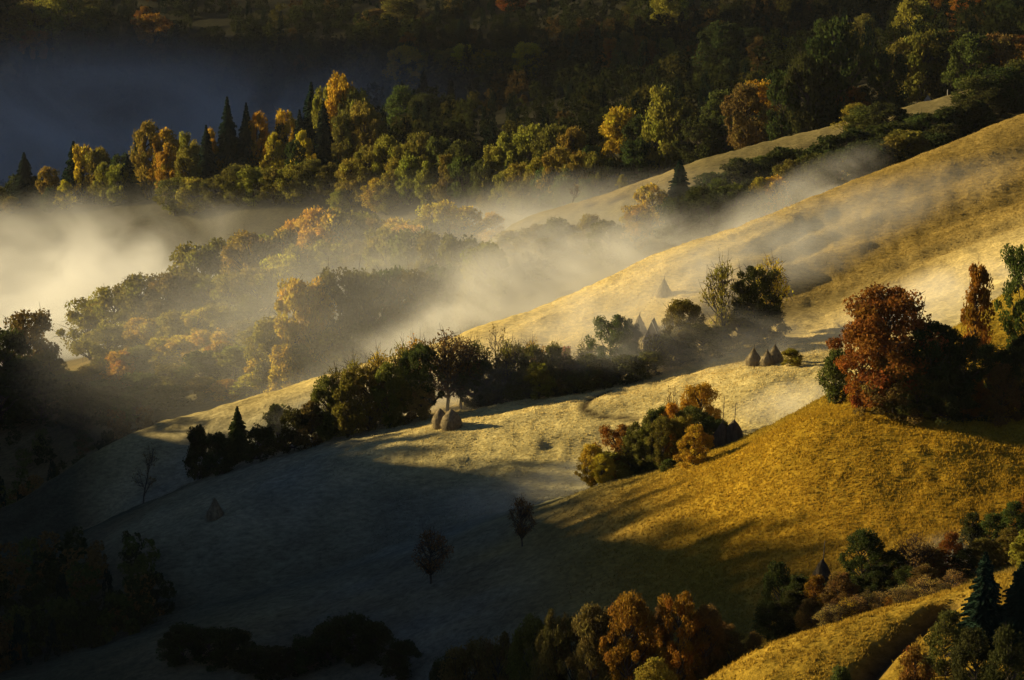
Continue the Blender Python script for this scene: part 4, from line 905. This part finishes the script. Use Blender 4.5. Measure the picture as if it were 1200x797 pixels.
# wisps out of the fold behind the long slope
mist(420, 10.4, 2, 18, 18, 7, .034, .06, .36, .68, roll=26)
mist(500, 10.45, 4, 18, 18, 9, .046, .06, .36, .68, roll=28)
mist(560, 10.5, 8, 17, 16, 13, .058, .06, .36, .68, roll=48)
mist(610, 10.5, 9, 17, 16, 14, .055, .06, .36, .68, roll=45)
mist(665, 10.55, 6, 22, 20, 12, .038, .05, .35, .68, roll=35)
mist(730, 10.6, 5, 22, 20, 10, .038, .06, .40, .64, roll=28)
mist(800, 10.6, 3, 24, 22, 8, .022, .06, .38, .64, roll=26)
mist(900, 10.5, 3, 24, 20, 6, .026, .055, .35, .68, roll=30)
mist(965, 10.35, 2, 18, 16, 7, .036, .06, .36, .68, roll=32)
mist(660, 11.5, 6, 62, 40, 13, .010, .035, .33, .68, roll=14)
# thin veils on the long slope and the meadow
mist(690, 9.3, 2, 42, 28, 9, .020, .05, .36, .66, roll=24)
mist(850, 9.3, 2, 45, 28, 9, .028, .05, .36, .66, roll=22)
mist(1000, 9.4, 1, 40, 26, 6, .012, .055, .36, .66, roll=20)
mist(930, 6.3, 1, 11, 14, 4, .060, .09, .34, .66, roll=12)
mist(1090, 7.4, 1, 24, 22, 6, .050, .07, .34, .66, roll=22)
mist(900, 7.6, 1, 22, 16, 5, .022, .07, .34, .66, roll=12)
mist(590, 7.85, 3, 42, 11, 10, .042, .05, .33, .68, roll=12)
mist(600, 8.4, 1, 42, 14, 7, .020, .06, .36, .66, roll=10)
mist(770, 7.9, 2, 28, 12, 8, .030, .05, .33, .68, roll=14)
mist(440, 7.9, 2, 24, 10, 8, .028, .05, .33, .68, roll=12)
mist(640, 5.9, 1, 18, 12, 5, .035, .08, .36, .66, roll=10)
mist(1110, 2.5, 1, 6, 8, 3, .035, .12, .34, .66, roll=20)
# blue mist in the shaded hollow under the far slope
mist(110, 15.3, 12, 165, 80, 70, .020, .014, .25, .8, fall=1.6)
mist(340, 15.5, 8, 110, 55, 44, .010, .014, .25, .8, fall=1.6)

# ------------------------------------------------------------------ the faint haze of the whole valley
def haze(dens):
    m, n, l = mat('valley_air'); out = n.new('ShaderNodeOutputMaterial'); pv = n.new('ShaderNodeVolumePrincipled')
    pv.inputs['Color'].default_value = (.92, .94, .96, 1); pv.inputs['Density'].default_value = dens; pv.inputs['Anisotropy'].default_value = .3
    l.new(pv.outputs[0], out.inputs['Volume'])
    x0, x1, y0, y1, z0, z1 = float(GX.min())-5, float(GX.max())+5, -30.0, float(GY.max())+5, float(GZ.min())-1, max(float(GZ.max()), CAMZ)+25
    V = [(x, y, z) for z in (z0, z1) for (x, y) in ((x0, y0), (x1, y0), (x1, y1), (x0, y1))]
    me = new_mesh('haze', V, [(0,3,2,1),(4,5,6,7),(0,1,5,4),(1,2,6,5),(2,3,7,6),(3,0,4,7)], [m], smooth=False)
    o = bpy.data.objects.new('haze', me); o['kind'] = 'stuff'; link(o)
haze(.000011)

# ------------------------------------------------------------------ labels: the repeats of a row are told apart by their order
ORD = ['first', 'second', 'third', 'fourth', 'fifth', 'sixth', 'seventh', 'eighth']
by = {}
for r_ in REG: by.setdefault(r_[1], []).append(r_)
for lb, rs in by.items():
    rs.sort(key=lambda r_: r_[3])
    n_ = len(rs)
    for i, r_ in enumerate(rs):
        if n_ == 1: t_ = lb
        elif n_ <= 8:
            t_ = lb + (', leftmost' if i == 0 else ', rightmost' if i == n_-1 else f', {ORD[i]} from left')
        else: t_ = lb
        r_[0]['label'] = t_
